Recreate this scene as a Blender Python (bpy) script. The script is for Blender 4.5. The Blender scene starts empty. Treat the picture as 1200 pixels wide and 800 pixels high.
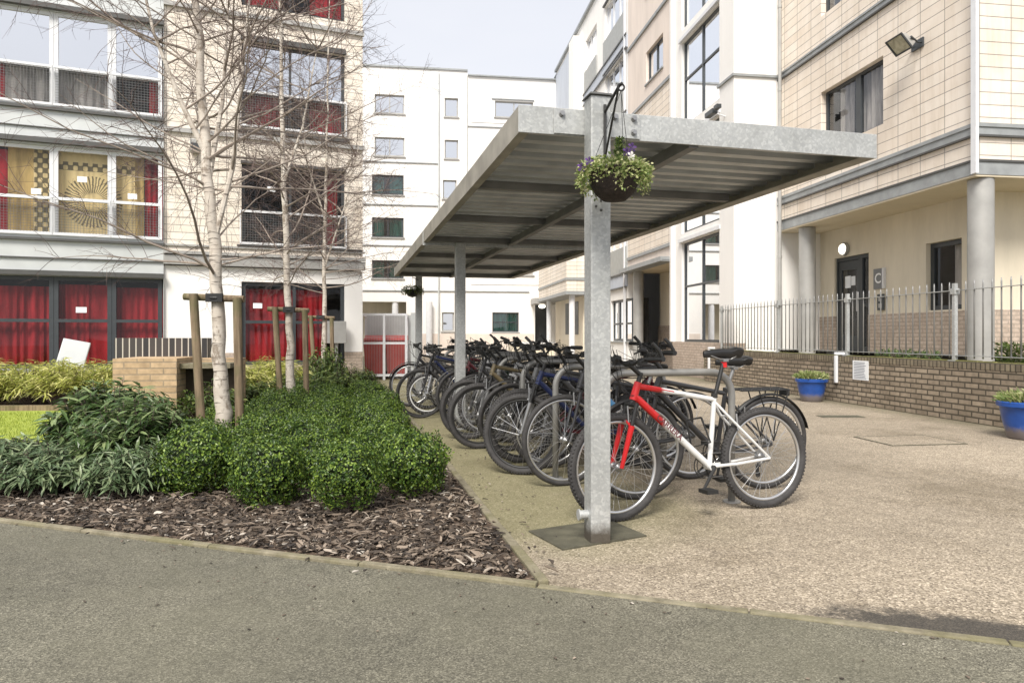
import bpy, math, random
from mathutils import Vector, Matrix, noise
R = math.radians
random.seed(7)
S = bpy.context.scene
COL = S.collection
# ------------------------------------------------------------------ camera, world, sun, exposure
H = 1.15
cd = bpy.data.cameras.new('camera'); cam = bpy.data.objects.new('camera', cd); COL.objects.link(cam)
cam.location = (0, 0, H); cam.rotation_euler = (R(90), 0, 0)
cd.lens = 24; cd.sensor_width = 36; cd.shift_y = -7/1200; cd.clip_end = 900; cd.clip_start = .05
S.camera = cam
SUN_AZ, SUN_EL = R(196), R(48)           # azimuth clockwise from +Y
D = Vector((math.sin(SUN_AZ)*math.cos(SUN_EL), math.cos(SUN_AZ)*math.cos(SUN_EL), math.sin(SUN_EL)))
w = bpy.data.worlds.new('World'); S.world = w; w.use_nodes = True
nt = w.node_tree; nt.nodes.clear()
o_ = nt.nodes.new('ShaderNodeOutputWorld'); bg = nt.nodes.new('ShaderNodeBackground')
sky = nt.nodes.new('ShaderNodeTexSky'); sky.sky_type = 'NISHITA'; sky.sun_disc = False
sky.sun_elevation = SUN_EL; sky.sun_rotation = SUN_AZ; sky.dust_density = 3
tc = nt.nodes.new('ShaderNodeTexCoord'); ns = nt.nodes.new('ShaderNodeTexNoise'); ns.inputs['Scale'].default_value = 2.2; ns.inputs['Detail'].default_value = 5
mp = nt.nodes.new('ShaderNodeMapping'); mp.inputs['Scale'].default_value = (1, 1, 2.5)
nt.links.new(tc.outputs['Generated'], mp.inputs[0]); nt.links.new(mp.outputs[0], ns.inputs['Vector'])
cr = nt.nodes.new('ShaderNodeValToRGB'); cr.color_ramp.elements[0].position = .3; cr.color_ramp.elements[1].position = .7
cr.color_ramp.elements[0].color = (.78, .78, .78, 1); cr.color_ramp.elements[1].color = (.92, .92, .92, 1)
mx = nt.nodes.new('ShaderNodeMix'); mx.data_type = 'RGBA'
nt.links.new(ns.outputs['Fac'], cr.inputs[0]); nt.links.new(cr.outputs[0], mx.inputs[0])
nt.links.new(sky.outputs[0], mx.inputs[6]); mx.inputs[7].default_value = (4.85, 4.88, 5.1, 1)
nt.links.new(mx.outputs[2], bg.inputs[0]); bg.inputs[1].default_value = .1
nt.links.new(bg.outputs[0], o_.inputs[0])
sl = bpy.data.lights.new('sun', 'SUN'); sl.energy = 2.5; sl.angle = R(24); sl.color = (1, .95, .87)
so = bpy.data.objects.new('sun', sl); COL.objects.link(so); so.rotation_euler = D.to_track_quat('Z', 'Y').to_euler()
S.view_settings.view_transform = 'Standard'; S.view_settings.look = 'None'
S.view_settings.exposure = 1.0; S.view_settings.gamma = 1
try: S.view_settings.use_curve_mapping = False
except Exception: pass
S.render.engine = 'CYCLES'
S.cycles.max_bounces = 7; S.cycles.transparent_max_bounces = 24

# ------------------------------------------------------------------ materials
MATS = {}
class NT:
    def __init__(s, m): s.t = m.node_tree; s.b = s.t.nodes['Principled BSDF']
    def n(s, typ, **kw):
        x = s.t.nodes.new('ShaderNode' + typ)
        for k, v in kw.items():
            if k.startswith('i_'):
                x.inputs[int(k[2:]) if k[2:].isdigit() else k[2:].replace('_', ' ')].default_value = v
            else: setattr(x, k, v)
        return x
    def l(s, a, b): s.t.links.new(a, b)
    def noise(s, scale, detail=4, vec=None, rough=.55):
        x = s.n('TexNoise'); x.inputs['Scale'].default_value = scale; x.inputs['Detail'].default_value = detail; x.inputs['Roughness'].default_value = rough
        if vec is not None: s.l(vec, x.inputs['Vector'])
        return x.outputs['Fac']
    def ramp(s, fac, *stops):
        x = s.n('ValToRGB'); e = x.color_ramp.elements
        while len(e) < len(stops): e.new(.5)
        for i, (p, c) in enumerate(stops):
            e[i].position = p; e[i].color = (*c, 1) if len(c) == 3 else c
        s.l(fac, x.inputs[0]); return x.outputs[0]
    def mix(s, fac, a, b, mode='MIX'):
        x = s.n('Mix', data_type='RGBA', blend_type=mode)
        for sock, v in ((x.inputs[0], fac), (x.inputs[6], a), (x.inputs[7], b)):
            if isinstance(v, (int, float)): sock.default_value = v
            elif isinstance(v, tuple): sock.default_value = (*v, 1)
            else: s.l(v, sock)
        return x.outputs[2]
    def math(s, op, a, b=0, c=0):
        x = s.n('Math', operation=op)
        for i, v in enumerate((a, b, c)):
            if isinstance(v, (int, float)): x.inputs[i].default_value = v
            else: s.l(v, x.inputs[i])
        return x.outputs[0]
    def obj(s): return s.n('TexCoord').outputs['Object']
    def bump(s, h, st=.3, dist=.01):
        x = s.n('Bump'); x.inputs['Strength'].default_value = st; x.inputs['Distance'].default_value = dist
        s.l(h, x.inputs['Height']); s.l(x.outputs[0], s.b.inputs['Normal'])
    def base(s, c): s.l(c, s.b.inputs['Base Color'])
    def uz(s):                             # (x+y, z) of object space, for walls along either axis
        o = s.obj(); sp = s.n('SeparateXYZ'); s.l(o, sp.inputs[0])
        c = s.n('CombineXYZ'); s.l(s.math('ADD', sp.outputs[0], sp.outputs[1]), c.inputs[0]); s.l(sp.outputs[2], c.inputs[1])
        return c.outputs[0], sp
def M(name, col=(.5, .5, .5), rough=.6, metal=0, spec=.5, var=.12, vs=6, bump=0, bs=60, fn=None, emit=None):
    if name in MATS: return MATS[name]
    m = bpy.data.materials.new(name); m.use_nodes = True; t = NT(m)
    b = t.b; b.inputs['Base Color'].default_value = (*col, 1); b.inputs['Roughness'].default_value = rough
    b.inputs['Metallic'].default_value = metal; b.inputs['Specular IOR Level'].default_value = spec
    if emit: b.inputs['Emission Color'].default_value = (*emit[0], 1); b.inputs['Emission Strength'].default_value = emit[1]
    if fn: fn(t)
    elif var:
        f = t.noise(vs, 5, t.obj())
        t.base(t.ramp(f, (.3, tuple(c*(1-var) for c in col)), (.7, tuple(min(1, c*(1+var)) for c in col))))
    if bump: t.bump(t.noise(bs, 4, t.obj()), bump)
    MATS[name] = m; return m

def aggregate(c0, c1, c2, scale):
    def f(t):
        o = t.obj(); v = t.n('TexVoronoi'); v.inputs['Scale'].default_value = scale; t.l(o, v.inputs['Vector'])
        sp = t.n('SeparateColor'); t.l(v.outputs['Color'], sp.inputs[0])
        c = t.ramp(sp.outputs[0], (0, c0), (.45, c1), (.85, c2), (1, tuple(min(1, x*1.5) for x in c2)))
        big = t.noise(.55, 6, o, .6)
        c = t.mix(t.ramp(big, (.35, (0, 0, 0)), (.7, (.5, .5, .5))), c, tuple(x*.62 for x in c1))
        med = t.noise(9, 4, o)
        c = t.mix(.35, c, t.ramp(med, (.3, (.45, .45, .45)), (.7, (1, 1, 1))), 'MULTIPLY')
        return c, o, v
    return f
cR_, sR_ = math.cos(R(7.83)), math.sin(R(7.83))
def f_paving(t):
    c, o, v = aggregate((.15, .12, .09), (.335, .28, .205), (.47, .40, .31), 125)(t)
    # shelter frame: mossy green under the bike shelter
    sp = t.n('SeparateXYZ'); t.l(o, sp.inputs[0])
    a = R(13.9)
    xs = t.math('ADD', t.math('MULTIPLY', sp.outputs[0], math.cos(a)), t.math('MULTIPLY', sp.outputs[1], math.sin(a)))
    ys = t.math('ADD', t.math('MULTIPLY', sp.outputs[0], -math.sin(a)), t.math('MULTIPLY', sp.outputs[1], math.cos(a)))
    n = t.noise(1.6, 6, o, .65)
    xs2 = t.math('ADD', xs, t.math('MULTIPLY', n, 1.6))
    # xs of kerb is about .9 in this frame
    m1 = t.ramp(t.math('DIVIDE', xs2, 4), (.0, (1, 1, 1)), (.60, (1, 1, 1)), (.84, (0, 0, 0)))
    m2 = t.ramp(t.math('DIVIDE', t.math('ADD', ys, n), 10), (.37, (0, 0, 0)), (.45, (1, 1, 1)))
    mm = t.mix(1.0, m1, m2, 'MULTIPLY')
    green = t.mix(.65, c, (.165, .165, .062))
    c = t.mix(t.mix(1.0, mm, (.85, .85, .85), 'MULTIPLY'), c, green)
    # grime along the foot of the brick wall, and broad wear stains
    wx = t.math('ADD', t.math('MULTIPLY', sp.outputs[0], cR_), t.math('MULTIPLY', sp.outputs[1], sR_))
    wx = t.math('ADD', wx, t.math('MULTIPLY', t.noise(2.5, 6, o, .7), .7))
    c = t.mix(t.ramp(t.math('DIVIDE', wx, 10), (.70, (0, 0, 0)), (.765, (.75, .75, .75))), c, (.10, .095, .05))
    c = t.mix(.75, c, t.ramp(t.noise(.7, 7, o, .72), (.36, (.62, .60, .55)), (.50, (1, 1, 1)), (.66, (1.12, 1.12, 1.12))), 'MULTIPLY')
    c = t.mix(t.ramp(t.noise(3.1, 4, o, .6), (.67, (0, 0, 0)), (.73, (.35, .35, .35))), c, (.09, .08, .06))
    # worn dark repair beside the path edge
    dx = t.math('MULTIPLY', t.math('SUBTRACT', sp.outputs[0], 1.75), 1.7)
    dy = t.math('MULTIPLY', t.math('SUBTRACT', t.math('ADD', sp.outputs[1], t.math('MULTIPLY', sp.outputs[0], .33)), 3.24), 5.0)
    d = t.math('ADD', t.math('MULTIPLY', dx, dx), t.math('MULTIPLY', dy, dy))
    d = t.math('ADD', d, t.math('MULTIPLY', t.math('SUBTRACT', t.noise(9, 6, o, .8), .5), 2.4))
    c = t.mix(t.ramp(d, (.35, (.92, .92, .92)), (.95, (0, 0, 0))), c, t.mix(t.ramp(v.outputs['Distance'], (.2, (0, 0, 0)), (.6, (1, 1, 1))), (.075, .065, .052), (.035, .032, .028)))
    t.base(c); t.b.inputs['Roughness'].default_value = .85
    t.bump(v.outputs['Distance'], .5, .006)
def f_asph(t):
    c, o, v = aggregate((.07, .065, .05), (.152, .143, .108), (.235, .222, .175), 190)(t)
    n = t.noise(1.3, 6, o, .65)
    c = t.mix(t.ramp(n, (.42, (0, 0, 0)), (.62, (.4, .4, .4))), c, (.125, .12, .085))
    c = t.mix(.55, c, t.ramp(t.noise(.45, 6, o, .7), (.36, (.62, .62, .58)), (.60, (1.22, 1.2, 1.14))), 'MULTIPLY')
    # scattered pale flecks
    v2 = t.n('TexVoronoi'); v2.inputs['Scale'].default_value = 22; t.l(o, v2.inputs['Vector'])
    c = t.mix(t.ramp(v2.outputs['Distance'], (.03, (.8, .8, .8)), (.06, (0, 0, 0))), c, (.42, .38, .3))
    t.base(c); t.b.inputs['Roughness'].default_value = .8
    t.bump(v.outputs['Distance'], .5, .004)
def f_brick(c0, c1, mortar, bw=.225, bh=.075, ms=.012, soldier=None, off=.5, b=.5):
    def f(t):
        vec, sp = t.uz(); x = t.n('TexBrick'); x.offset = off
        x.inputs['Color1'].default_value = (*c0, 1); x.inputs['Color2'].default_value = (*c1, 1); x.inputs['Mortar'].default_value = (*mortar, 1)
        x.inputs['Scale'].default_value = 1; x.inputs['Brick Width'].default_value = bw; x.inputs['Row Height'].default_value = bh
        x.inputs['Mortar Size'].default_value = ms; x.inputs['Mortar Smooth'].default_value = .15; x.inputs['Bias'].default_value = 0
        t.l(vec, x.inputs['Vector'])
        c = t.mix(.55, x.outputs['Color'], t.ramp(t.noise(14, 5, t.obj()), (.3, (.6, .6, .6)), (.7, (1.25, 1.25, 1.25))), 'MULTIPLY')
        c = t.mix(.5, c, t.ramp(t.noise(.9, 5, t.obj(), .7), (.35, (.62, .6, .56)), (.6, (1.1, 1.1, 1.1))), 'MULTIPLY')
        t.base(c); t.b.inputs['Roughness'].default_value = .85
        t.bump(t.math('MULTIPLY', x.outputs['Fac'], -1), b, .006)
    return f
def f_galv(t):
    o = t.obj(); v = t.n('TexVoronoi'); v.inputs['Scale'].default_value = 75; 
    dn = t.n('TexNoise'); dn.inputs['Scale'].default_value = 9; t.l(o, dn.inputs['Vector'])
    vm = t.n('VectorMath', operation='ADD'); vs_ = t.n('VectorMath', operation='SCALE'); vs_.inputs['Scale'].default_value = .05
    t.l(dn.outputs['Color'], vs_.inputs[0]); t.l(o, vm.inputs[0]); t.l(vs_.outputs[0], vm.inputs[1]); t.l(vm.outputs[0], v.inputs['Vector'])
    sp = t.n('SeparateColor'); t.l(v.outputs['Color'], sp.inputs[0])
    c = t.ramp(sp.outputs[0], (0, (.40, .41, .41)), (.6, (.45, .46, .455)), (1, (.53, .54, .53)))
    c = t.mix(.6, c, t.ramp(t.noise(3, 6, o, .7), (.3, (.66, .66, .64)), (.65, (1.1, 1.1, 1.1))), 'MULTIPLY')
    t.base(c); t.b.inputs['Metallic'].default_value = .35
    t.l(t.ramp(sp.outputs[1], (0, (.42, .42, .42)), (1, (.62, .62, .62))), t.b.inputs['Roughness'])
def f_post(t):
    f_galv(t); c = t.b.inputs['Base Color'].links[0].from_socket
    sp = t.n('SeparateXYZ'); o = t.obj(); t.l(o, sp.inputs[0])
    z = t.math('ADD', sp.outputs[2], t.math('MULTIPLY', t.math('SUBTRACT', t.noise(22, 5, o, .7), .5), -.09))
    t.base(t.mix(t.ramp(z, (.055, (.9, .9, .9)), (.13, (0, 0, 0))), c, (.06, .045, .028)))
def f_birch(t):
    o = t.obj(); m = t.n('Mapping'); m.inputs['Scale'].default_value = (5, 5, 34); t.l(o, m.inputs[0])
    n1 = t.noise(1.0, 4, m.outputs[0], .6)
    c = t.ramp(t.noise(5, 4, o), (.3, (.42, .36, .30)), (.6, (.60, .55, .48)))
    c = t.mix(t.ramp(n1, (.58, (0, 0, 0)), (.64, (.8, .8, .8))), c, (.09, .07, .055))
    m3 = t.n('Mapping'); m3.inputs['Scale'].default_value = (7, 7, 4); t.l(o, m3.inputs[0]); n3 = t.noise(1.3, 6, m3.outputs[0], .7); c = t.mix(t.ramp(n3, (.53, (0, 0, 0)), (.60, (.8, .8, .8))), c, (.20, .155, .115))
    t.base(c); t.b.inputs['Roughness'].default_value = .75; t.bump(n1, .4, .01)
def f_wood(t):
    o = t.obj(); m = t.n('Mapping'); m.inputs['Scale'].default_value = (30, 30, 2.5); t.l(o, m.inputs[0])
    n1 = t.noise(1, 5, m.outputs[0]); c = t.ramp(n1, (.3, (.10, .07, .042)), (.7, (.30, .225, .145)))
    c = t.mix(t.ramp(t.noise(4, 4, o), (.5, (0, 0, 0)), (.66, (.6, .6, .6))), c, (.12, .12, .05))
    t.base(c); t.b.inputs['Roughness'].default_value = .9; t.bump(n1, .4, .01)
def leafmat(name, dark, mid, light, rough=.45, trans=.25, spec=.5):
    def f(t):
        g = t.n('NewGeometry')
        c = t.ramp(g.outputs['Random Per Island'], (0, dark), (.5, mid), (1, light))
        c = t.mix(.35, c, t.ramp(t.noise(5, 3, t.obj()), (.35, (.55, .55, .55)), (.65, (1.25, 1.25, 1.15))), 'MULTIPLY')
        t.base(c); t.b.inputs['Roughness'].default_value = rough; t.b.inputs['Specular IOR Level'].default_value = spec
        tr = t.n('BsdfTranslucent'); t.l(c, tr.inputs[0]); ms = t.n('MixShader'); ms.inputs[0].default_value = trans
        t.l(t.b.outputs[0], ms.inputs[1]); t.l(tr.outputs[0], ms.inputs[2]); t.l(ms.outputs[0], t.t.nodes['Material Output'].inputs[0])
    return M(name, fn=f)
def f_clad(c, jw=.56, jh=.2, var=1):
    def f(t):
        vec, sp = t.uz(); x = t.n('TexBrick'); x.offset = 0
        x.inputs['Color1'].default_value = (*c, 1); x.inputs['Color2'].default_value = (c[0]*.94, c[1]*.915, c[2]*.89, 1); x.inputs['Mortar'].default_value = (*[v*.36 for v in c], 1)
        x.inputs['Scale'].default_value = 1; x.inputs['Brick Width'].default_value = jw; x.inputs['Row Height'].default_value = jh
        x.inputs['Mortar Size'].default_value = .0075; x.inputs['Mortar Smooth'].default_value = .2
        t.l(vec, x.inputs['Vector'])
        cc = t.mix(.5, x.outputs['Color'], t.ramp(t.noise(1.2, 6, t.obj(), .7), (.35, (.82, .79, .74)), (.6, (1.05, 1.05, 1.05))), 'MULTIPLY')
        mm = t.n('Mapping'); mm.inputs['Scale'].default_value = (5, 5, .35); t.l(t.obj(), mm.inputs[0]); cc = t.mix(.6, cc, t.ramp(t.noise(1.2, 5, mm.outputs[0], .7), (.36, (.86, .83, .79)), (.52, (1, 1, 1))), 'MULTIPLY')
        t.base(cc); t.b.inputs['Roughness'].default_value = .6; t.bump(t.math('MULTIPLY', x.outputs['Fac'], -1), .5, .006)
    return f
def f_render(c, dirt=.14):
    def f(t):
        o = t.obj(); m = t.n('Mapping'); m.inputs['Scale'].default_value = (1.5, 1.5, .35); t.l(o, m.inputs[0])
        n = t.noise(1.4, 6, m.outputs[0], .7)
        t.base(t.ramp(n, (.3, tuple(v*(1-dirt) for v in c)), (.62, c))); t.b.inputs['Roughness'].default_value = .85
        t.bump(t.noise(90, 3, o), .12, .004)
    return f
def f_glass(strength, tint=(.02, .025, .03), trans=.85):
    def f(t):
        lw = t.n('LayerWeight'); lw.inputs[0].default_value = strength
        g = t.n('BsdfGlossy'); g.inputs['Roughness'].default_value = .015; g.inputs[0].default_value = (.95, .97, 1, 1)
        tr = t.n('BsdfTransparent'); tr.inputs[0].default_value = (trans, trans, trans*.99, 1)
        ms = t.n('MixShader'); fac = t.math('MINIMUM', t.math('ADD', t.math('MULTIPLY', lw.outputs['Fresnel'], .8), strength*.25), .95)
        t.l(fac, ms.inputs[0]); t.l(tr.outputs[0], ms.inputs[1]); t.l(g.outputs[0], ms.inputs[2])
        t.l(ms.outputs[0], t.t.nodes['Material Output'].inputs[0])
    return f
def f_curtain(c):
    def f(t):
        o = t.obj(); m = t.n('Mapping'); m.inputs['Scale'].default_value = (2.6, 2.6, .5); t.l(o, m.inputs[0]); t.base(t.ramp(t.noise(1.6, 4, m.outputs[0], .65), (.32, tuple(v*.35 for v in c)), (.62, c)))
        t.b.inputs['Roughness'].default_value = .9
    return f
TAPX0 = -2.95
def f_tapestry(t):
    # generic printed cloth: cream yellow with a dark chequered border and radiating strokes
    o = t.obj(); sp = t.n('SeparateXYZ'); t.l(o, sp.inputs[0])
    x = t.math('SUBTRACT', sp.outputs[0], TAPX0); z = t.math('SUBTRACT', sp.outputs[2], 4.05)
    ang = t.math('ARCTAN2', z, x); r = t.math('SQRT', t.math('ADD', t.math('MULTIPLY', x, x), t.math('MULTIPLY', z, z)))
    st = t.math('SINE', t.math('ADD', t.math('MULTIPLY', ang, 46), t.math('MULTIPLY', t.noise(7, 2, o), 7)))
    ring = t.math('MULTIPLY', t.math('GREATER_THAN', r, .2), t.math('LESS_THAN', r, .56))
    m1 = t.math('MULTIPLY', t.math('GREATER_THAN', st, .25), ring)
    bx = t.math('MULTIPLY', t.math('GREATER_THAN', t.math('ABSOLUTE', x), .80), t.math('LESS_THAN', t.math('ABSOLUTE', x), 1.08))
    bz = t.math('MULTIPLY', t.math('GREATER_THAN', z, .66), t.math('LESS_THAN', z, .84))
    v = t.math('SINE', t.math('MULTIPLY', sp.outputs[0], 34)); v2 = t.math('SINE', t.math('MULTIPLY', sp.outputs[2], 30))
    m2 = t.math('MULTIPLY', t.math('MAXIMUM', bx, bz), t.math('GREATER_THAN', t.math('MULTIPLY', v, v2), -.12))
    m = t.math('MAXIMUM', m1, m2)
    t.base(t.mix(t.math('MULTIPLY', m, .85), (.85, .68, .36), (.09, .08, .05))); t.b.inputs['Roughness'].default_value = .9
def f_wirebase(t): pass

PAVE = M('exposed_aggregate', fn=f_paving); ASPH = M('path_asphalt', fn=f_asph)
def f_mulch(t):
    o = t.obj(); v = t.n('TexVoronoi'); v.inputs['Scale'].default_value = 40; t.l(o, v.inputs['Vector'])
    sp = t.n('SeparateColor'); t.l(v.outputs['Color'], sp.inputs[0])
    t.base(t.ramp(sp.outputs[0], (0, (.035, .024, .017)), (.7, (.1, .068, .046)), (1, (.2, .15, .11)))); t.b.inputs['Roughness'].default_value = .9
    t.bump(v.outputs['Distance'], .8, .02)
MULCH = M('bark_mulch', fn=f_mulch)
def f_chip(t):
    g = t.n('NewGeometry'); t.base(t.ramp(g.outputs['Random Per Island'], (0, (.022, .017, .014)), (.42, (.078, .060, .046)), (.75, (.18, .14, .105)), (.93, (.31, .25, .195)), (1, (.5, .46, .40))))
    t.b.inputs['Roughness'].default_value = .8
CHIP = M('bark_chips', fn=f_chip)
def f_lawn(t):
    o = t.obj(); t.base(t.ramp(t.noise(2.5, 6, o, .7), (.3, (.20, .26, .03)), (.7, (.36, .42, .07)))); t.b.inputs['Roughness'].default_value = .9
LAWN = M('lawn_green', fn=f_lawn)
def f_kerb(t):
    o = t.obj(); c = t.ramp(t.noise(9, 5, o, .7), (.3, (.13, .115, .075)), (.65, (.27, .24, .17)))
    c = t.mix(t.ramp(t.noise(2.2, 6, o, .7), (.46, (0, 0, 0)), (.62, (.55, .55, .55))), c, (.15, .14, .06))
    t.base(c); t.b.inputs['Roughness'].default_value = .95; t.bump(t.noise(60, 4, o), .5)
KERB = M('concrete_edging', fn=f_kerb)
GALV = M('galvanised_steel', fn=f_galv); POSTM = M('galvanised_post', fn=f_post)
ROOFM = M('roof_sheet_underside', (.55, .57, .59), .42, .45, var=.2, vs=3)
PURL = M('dark_galvanised_beam', (.20, .20, .20), .55, .25, var=.25, vs=4)
FASC_SHADE = M('shaded_side_fascia', (.34, .32, .28), .6, .2, var=.25, vs=4)  # shade of the fascia sides painted in, darker than the end fascia
BRICKW = M('brown_brick', fn=f_brick((.23, .185, .135), (.36, .295, .22), (.085, .07, .05)))
BRICKP = M('buff_plinth_brick', fn=f_brick((.46, .37, .30), (.52, .43, .36), (.36, .30, .25), b=.2))
BRICKT = M('tan_brick', fn=f_brick((.47, .335, .20), (.55, .40, .25), (.33, .26, .18), .3, .075, .008, off=.5))
def f_soldier(t):
    vec, sp = t.uz(); x = t.n('TexBrick'); x.offset = 0
    x.inputs['Color1'].default_value = (.022, .022, .024, 1); x.inputs['Color2'].default_value = (.06, .05, .046, 1); x.inputs['Mortar'].default_value = (.5, .46, .4, 1)
    x.inputs['Scale'].default_value = 1; x.inputs['Brick Width'].default_value = .082; x.inputs['Row Height'].default_value = .6; x.inputs['Mortar Size'].default_value = .007; x.inputs['Mortar Smooth'].default_value = 0
    t.l(vec, x.inputs['Vector']); t.base(x.outputs['Color']); t.b.inputs['Roughness'].default_value = .5
SOLD = M('black_soldier_bricks', fn=f_soldier)
CAPB = M('wall_cap_brick', fn=f_brick((.17, .14, .10), (.26, .22, .15), (.06, .05, .035), .075, .4, .01, off=0))
MOSS = M('moss', (.20, .19, .06), .95, var=.4, vs=20)
CLAD = M('cream_tile_cladding', fn=f_clad((.82, .745, .66))); CLADL = M('pale_tile_cladding', fn=f_clad((.82, .76, .68), .62, .165))
CLADP = M('pink_render', fn=f_render((.76, .67, .60)))
WHITE = M('white_render', fn=f_render((.86, .845, .82), .06)); CREAM = M('cream_render', fn=f_render((.74, .67, .54)))
BLUEP = M('pale_blue_panel', fn=f_render((.52, .56, .63))); GREYP = M('grey_panel', (.36, .37, .36), .5, var=.08)
METALP = M('pale_metal_panel', (.56, .58, .575), .4, .2, var=.08, vs=2)
BEAM = M('grey_band', (.30, .315, .32), .5, .1, var=.15, vs=5); DKLINE = M('dark_metal_trim', (.075, .075, .072), .5, var=.1)
SOFF = M('soffit_cream', fn=f_render((.66, .58, .44), .1))
COLM = M('column_grey', (.37, .365, .35), .5, .15, var=.12, vs=3)
DKF = M('anthracite_frame', (.045, .052, .058), .4, var=.1); WHF = M('white_frame', (.70, .71, .73), .4, var=.05)
GLA = M('window_glass', fn=f_glass(.12)); GLS = M('mirror_glass', fn=f_glass(.9, trans=.7)); GLM = M('tinted_glass', fn=f_glass(.35, trans=.65))
ROOM = M('room_shade_colour', (.035, .034, .033), .9, var=.2); ROOM_LIT = M('room_lit_colour', (.55, .50, .42), .9, var=.2)  # room darkness painted near black; paler copy stands for a lit room
RED = M('red_curtain', fn=f_curtain((.46, .022, .032))); TEAL = M('teal_curtain', fn=f_curtain((.12, .55, .46)))
CURT = M('pale_curtain', fn=f_curtain((.55, .52, .5))); TAP = M('printed_cloth', fn=f_tapestry); YEL = M('yellow_cloth', fn=f_curtain((.70, .50, .20)))
BIRCH = M('birch_bark', fn=f_birch); TWIG = M('birch_twig', (.12, .085, .075), .8, var=.3, vs=3); BOUGH = M('birch_bough', (.30, .25, .21), .8, var=.3, vs=8)
WOOD = M('weathered_stake', fn=f_wood); RUBB = M('black_rubber_tie', (.015, .015, .015), .6)
TYRE = M('tyre_rubber', (.042, .040, .040), .75, var=.3, vs=20, bump=.3, bs=120); CHROME = M('bright_alloy', (.62, .62, .62), .28, .9, var=.08); STEEL = M('dull_steel', (.33, .33, .33), .4, .8)
BLK = M('black_plastic', (.018, .018, .018), .5, var=.2); SADM = M('saddle_vinyl', (.016, .016, .017), .38, var=.2)
REFL = M('white_reflector', (.8, .8, .78), .3); REDP = M('gloss_red_paint', (.55, .01, .012), .3, var=.05)
def f_pot(t):
    o = t.obj(); sp = t.n('SeparateXYZ'); t.l(o, sp.inputs[0]); c = t.ramp(t.noise(6, 5, o), (.3, (.012, .055, .24)), (.7, (.02, .085, .36)))
    z = t.math('ADD', sp.outputs[2], t.math('MULTIPLY', t.noise(18, 6, o, .75), -.17))
    c = t.mix(t.ramp(z, (-.12 if False else 0, (.8, .8, .8)), (.07, (0, 0, 0))), c, (.22, .18, .13)); c = t.mix(t.ramp(t.noise(30, 6, o, .8), (.66, (0, 0, 0)), (.74, (.4, .4, .4))), c, (.25, .27, .32))
    t.base(c); t.b.inputs['Roughness'].default_value = .3
BLUEPOT = M('blue_glazed_pot', fn=f_pot)
PADM = M('concrete_pad', (.085, .08, .055), .9, var=.35, vs=8, bump=.4); SIGNG = M('grey_sign', (.20, .205, .21), .5, var=.05); PAPER = M('white_paper', (.82, .84, .86), .6, var=.03)
INK = M('grey_ink', (.16, .18, .24), .7, var=0); SIGNW = M('white_letter', (.85, .85, .85), .5, var=0)
LAMP = M('lit_diffuser', (.9, .9, .85), .4, emit=((1, .93, .78), 1.2), var=0)
BINR = M('red_bin_plastic', (.45, .05, .045), .45, var=.15, vs=3); BARK_SOIL = M('soil', (.06, .045, .03), .95, var=.3)
BOX = leafmat('box_leaf', (.012, .032, .006), (.062, .125, .018), (.25, .35, .055), .42, .16)
BOX_CORE = M('box_core_shade', (.014, .024, .006), .9, var=.4, vs=30)  # shade inside the box balls, painted near black
SPK = leafmat('long_green_leaf', (.03, .062, .018), (.085, .145, .042), (.25, .31, .14), .36, .2, .5)
SPK2 = leafmat('greyish_leaf', (.05, .085, .035), (.12, .18, .085), (.30, .36, .20), .42, .2, .5)
BAM = leafmat('yellow_green_leaf', (.20, .24, .04), (.45, .47, .10), (.78, .74, .34), .55, .35)
VIB = leafmat('mid_green_leaf', (.03, .06, .012), (.08, .13, .025), (.20, .24, .06), .5, .25)
VAR = leafmat('variegated_leaf', (.12, .20, .05), (.30, .36, .12), (.66, .64, .38), .5, .3)
PANSY = leafmat('pansy_petal', (.02, .008, .05), (.045, .015, .10), (.12, .05, .22), .6, .2); PANW = leafmat('pale_petal', (.6, .55, .6), (.75, .72, .7), (.85, .8, .8), .6, .2)
GRASSB = leafmat('grass_blade', (.16, .22, .02), (.32, .40, .05), (.50, .55, .12), .6, .3)

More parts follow.
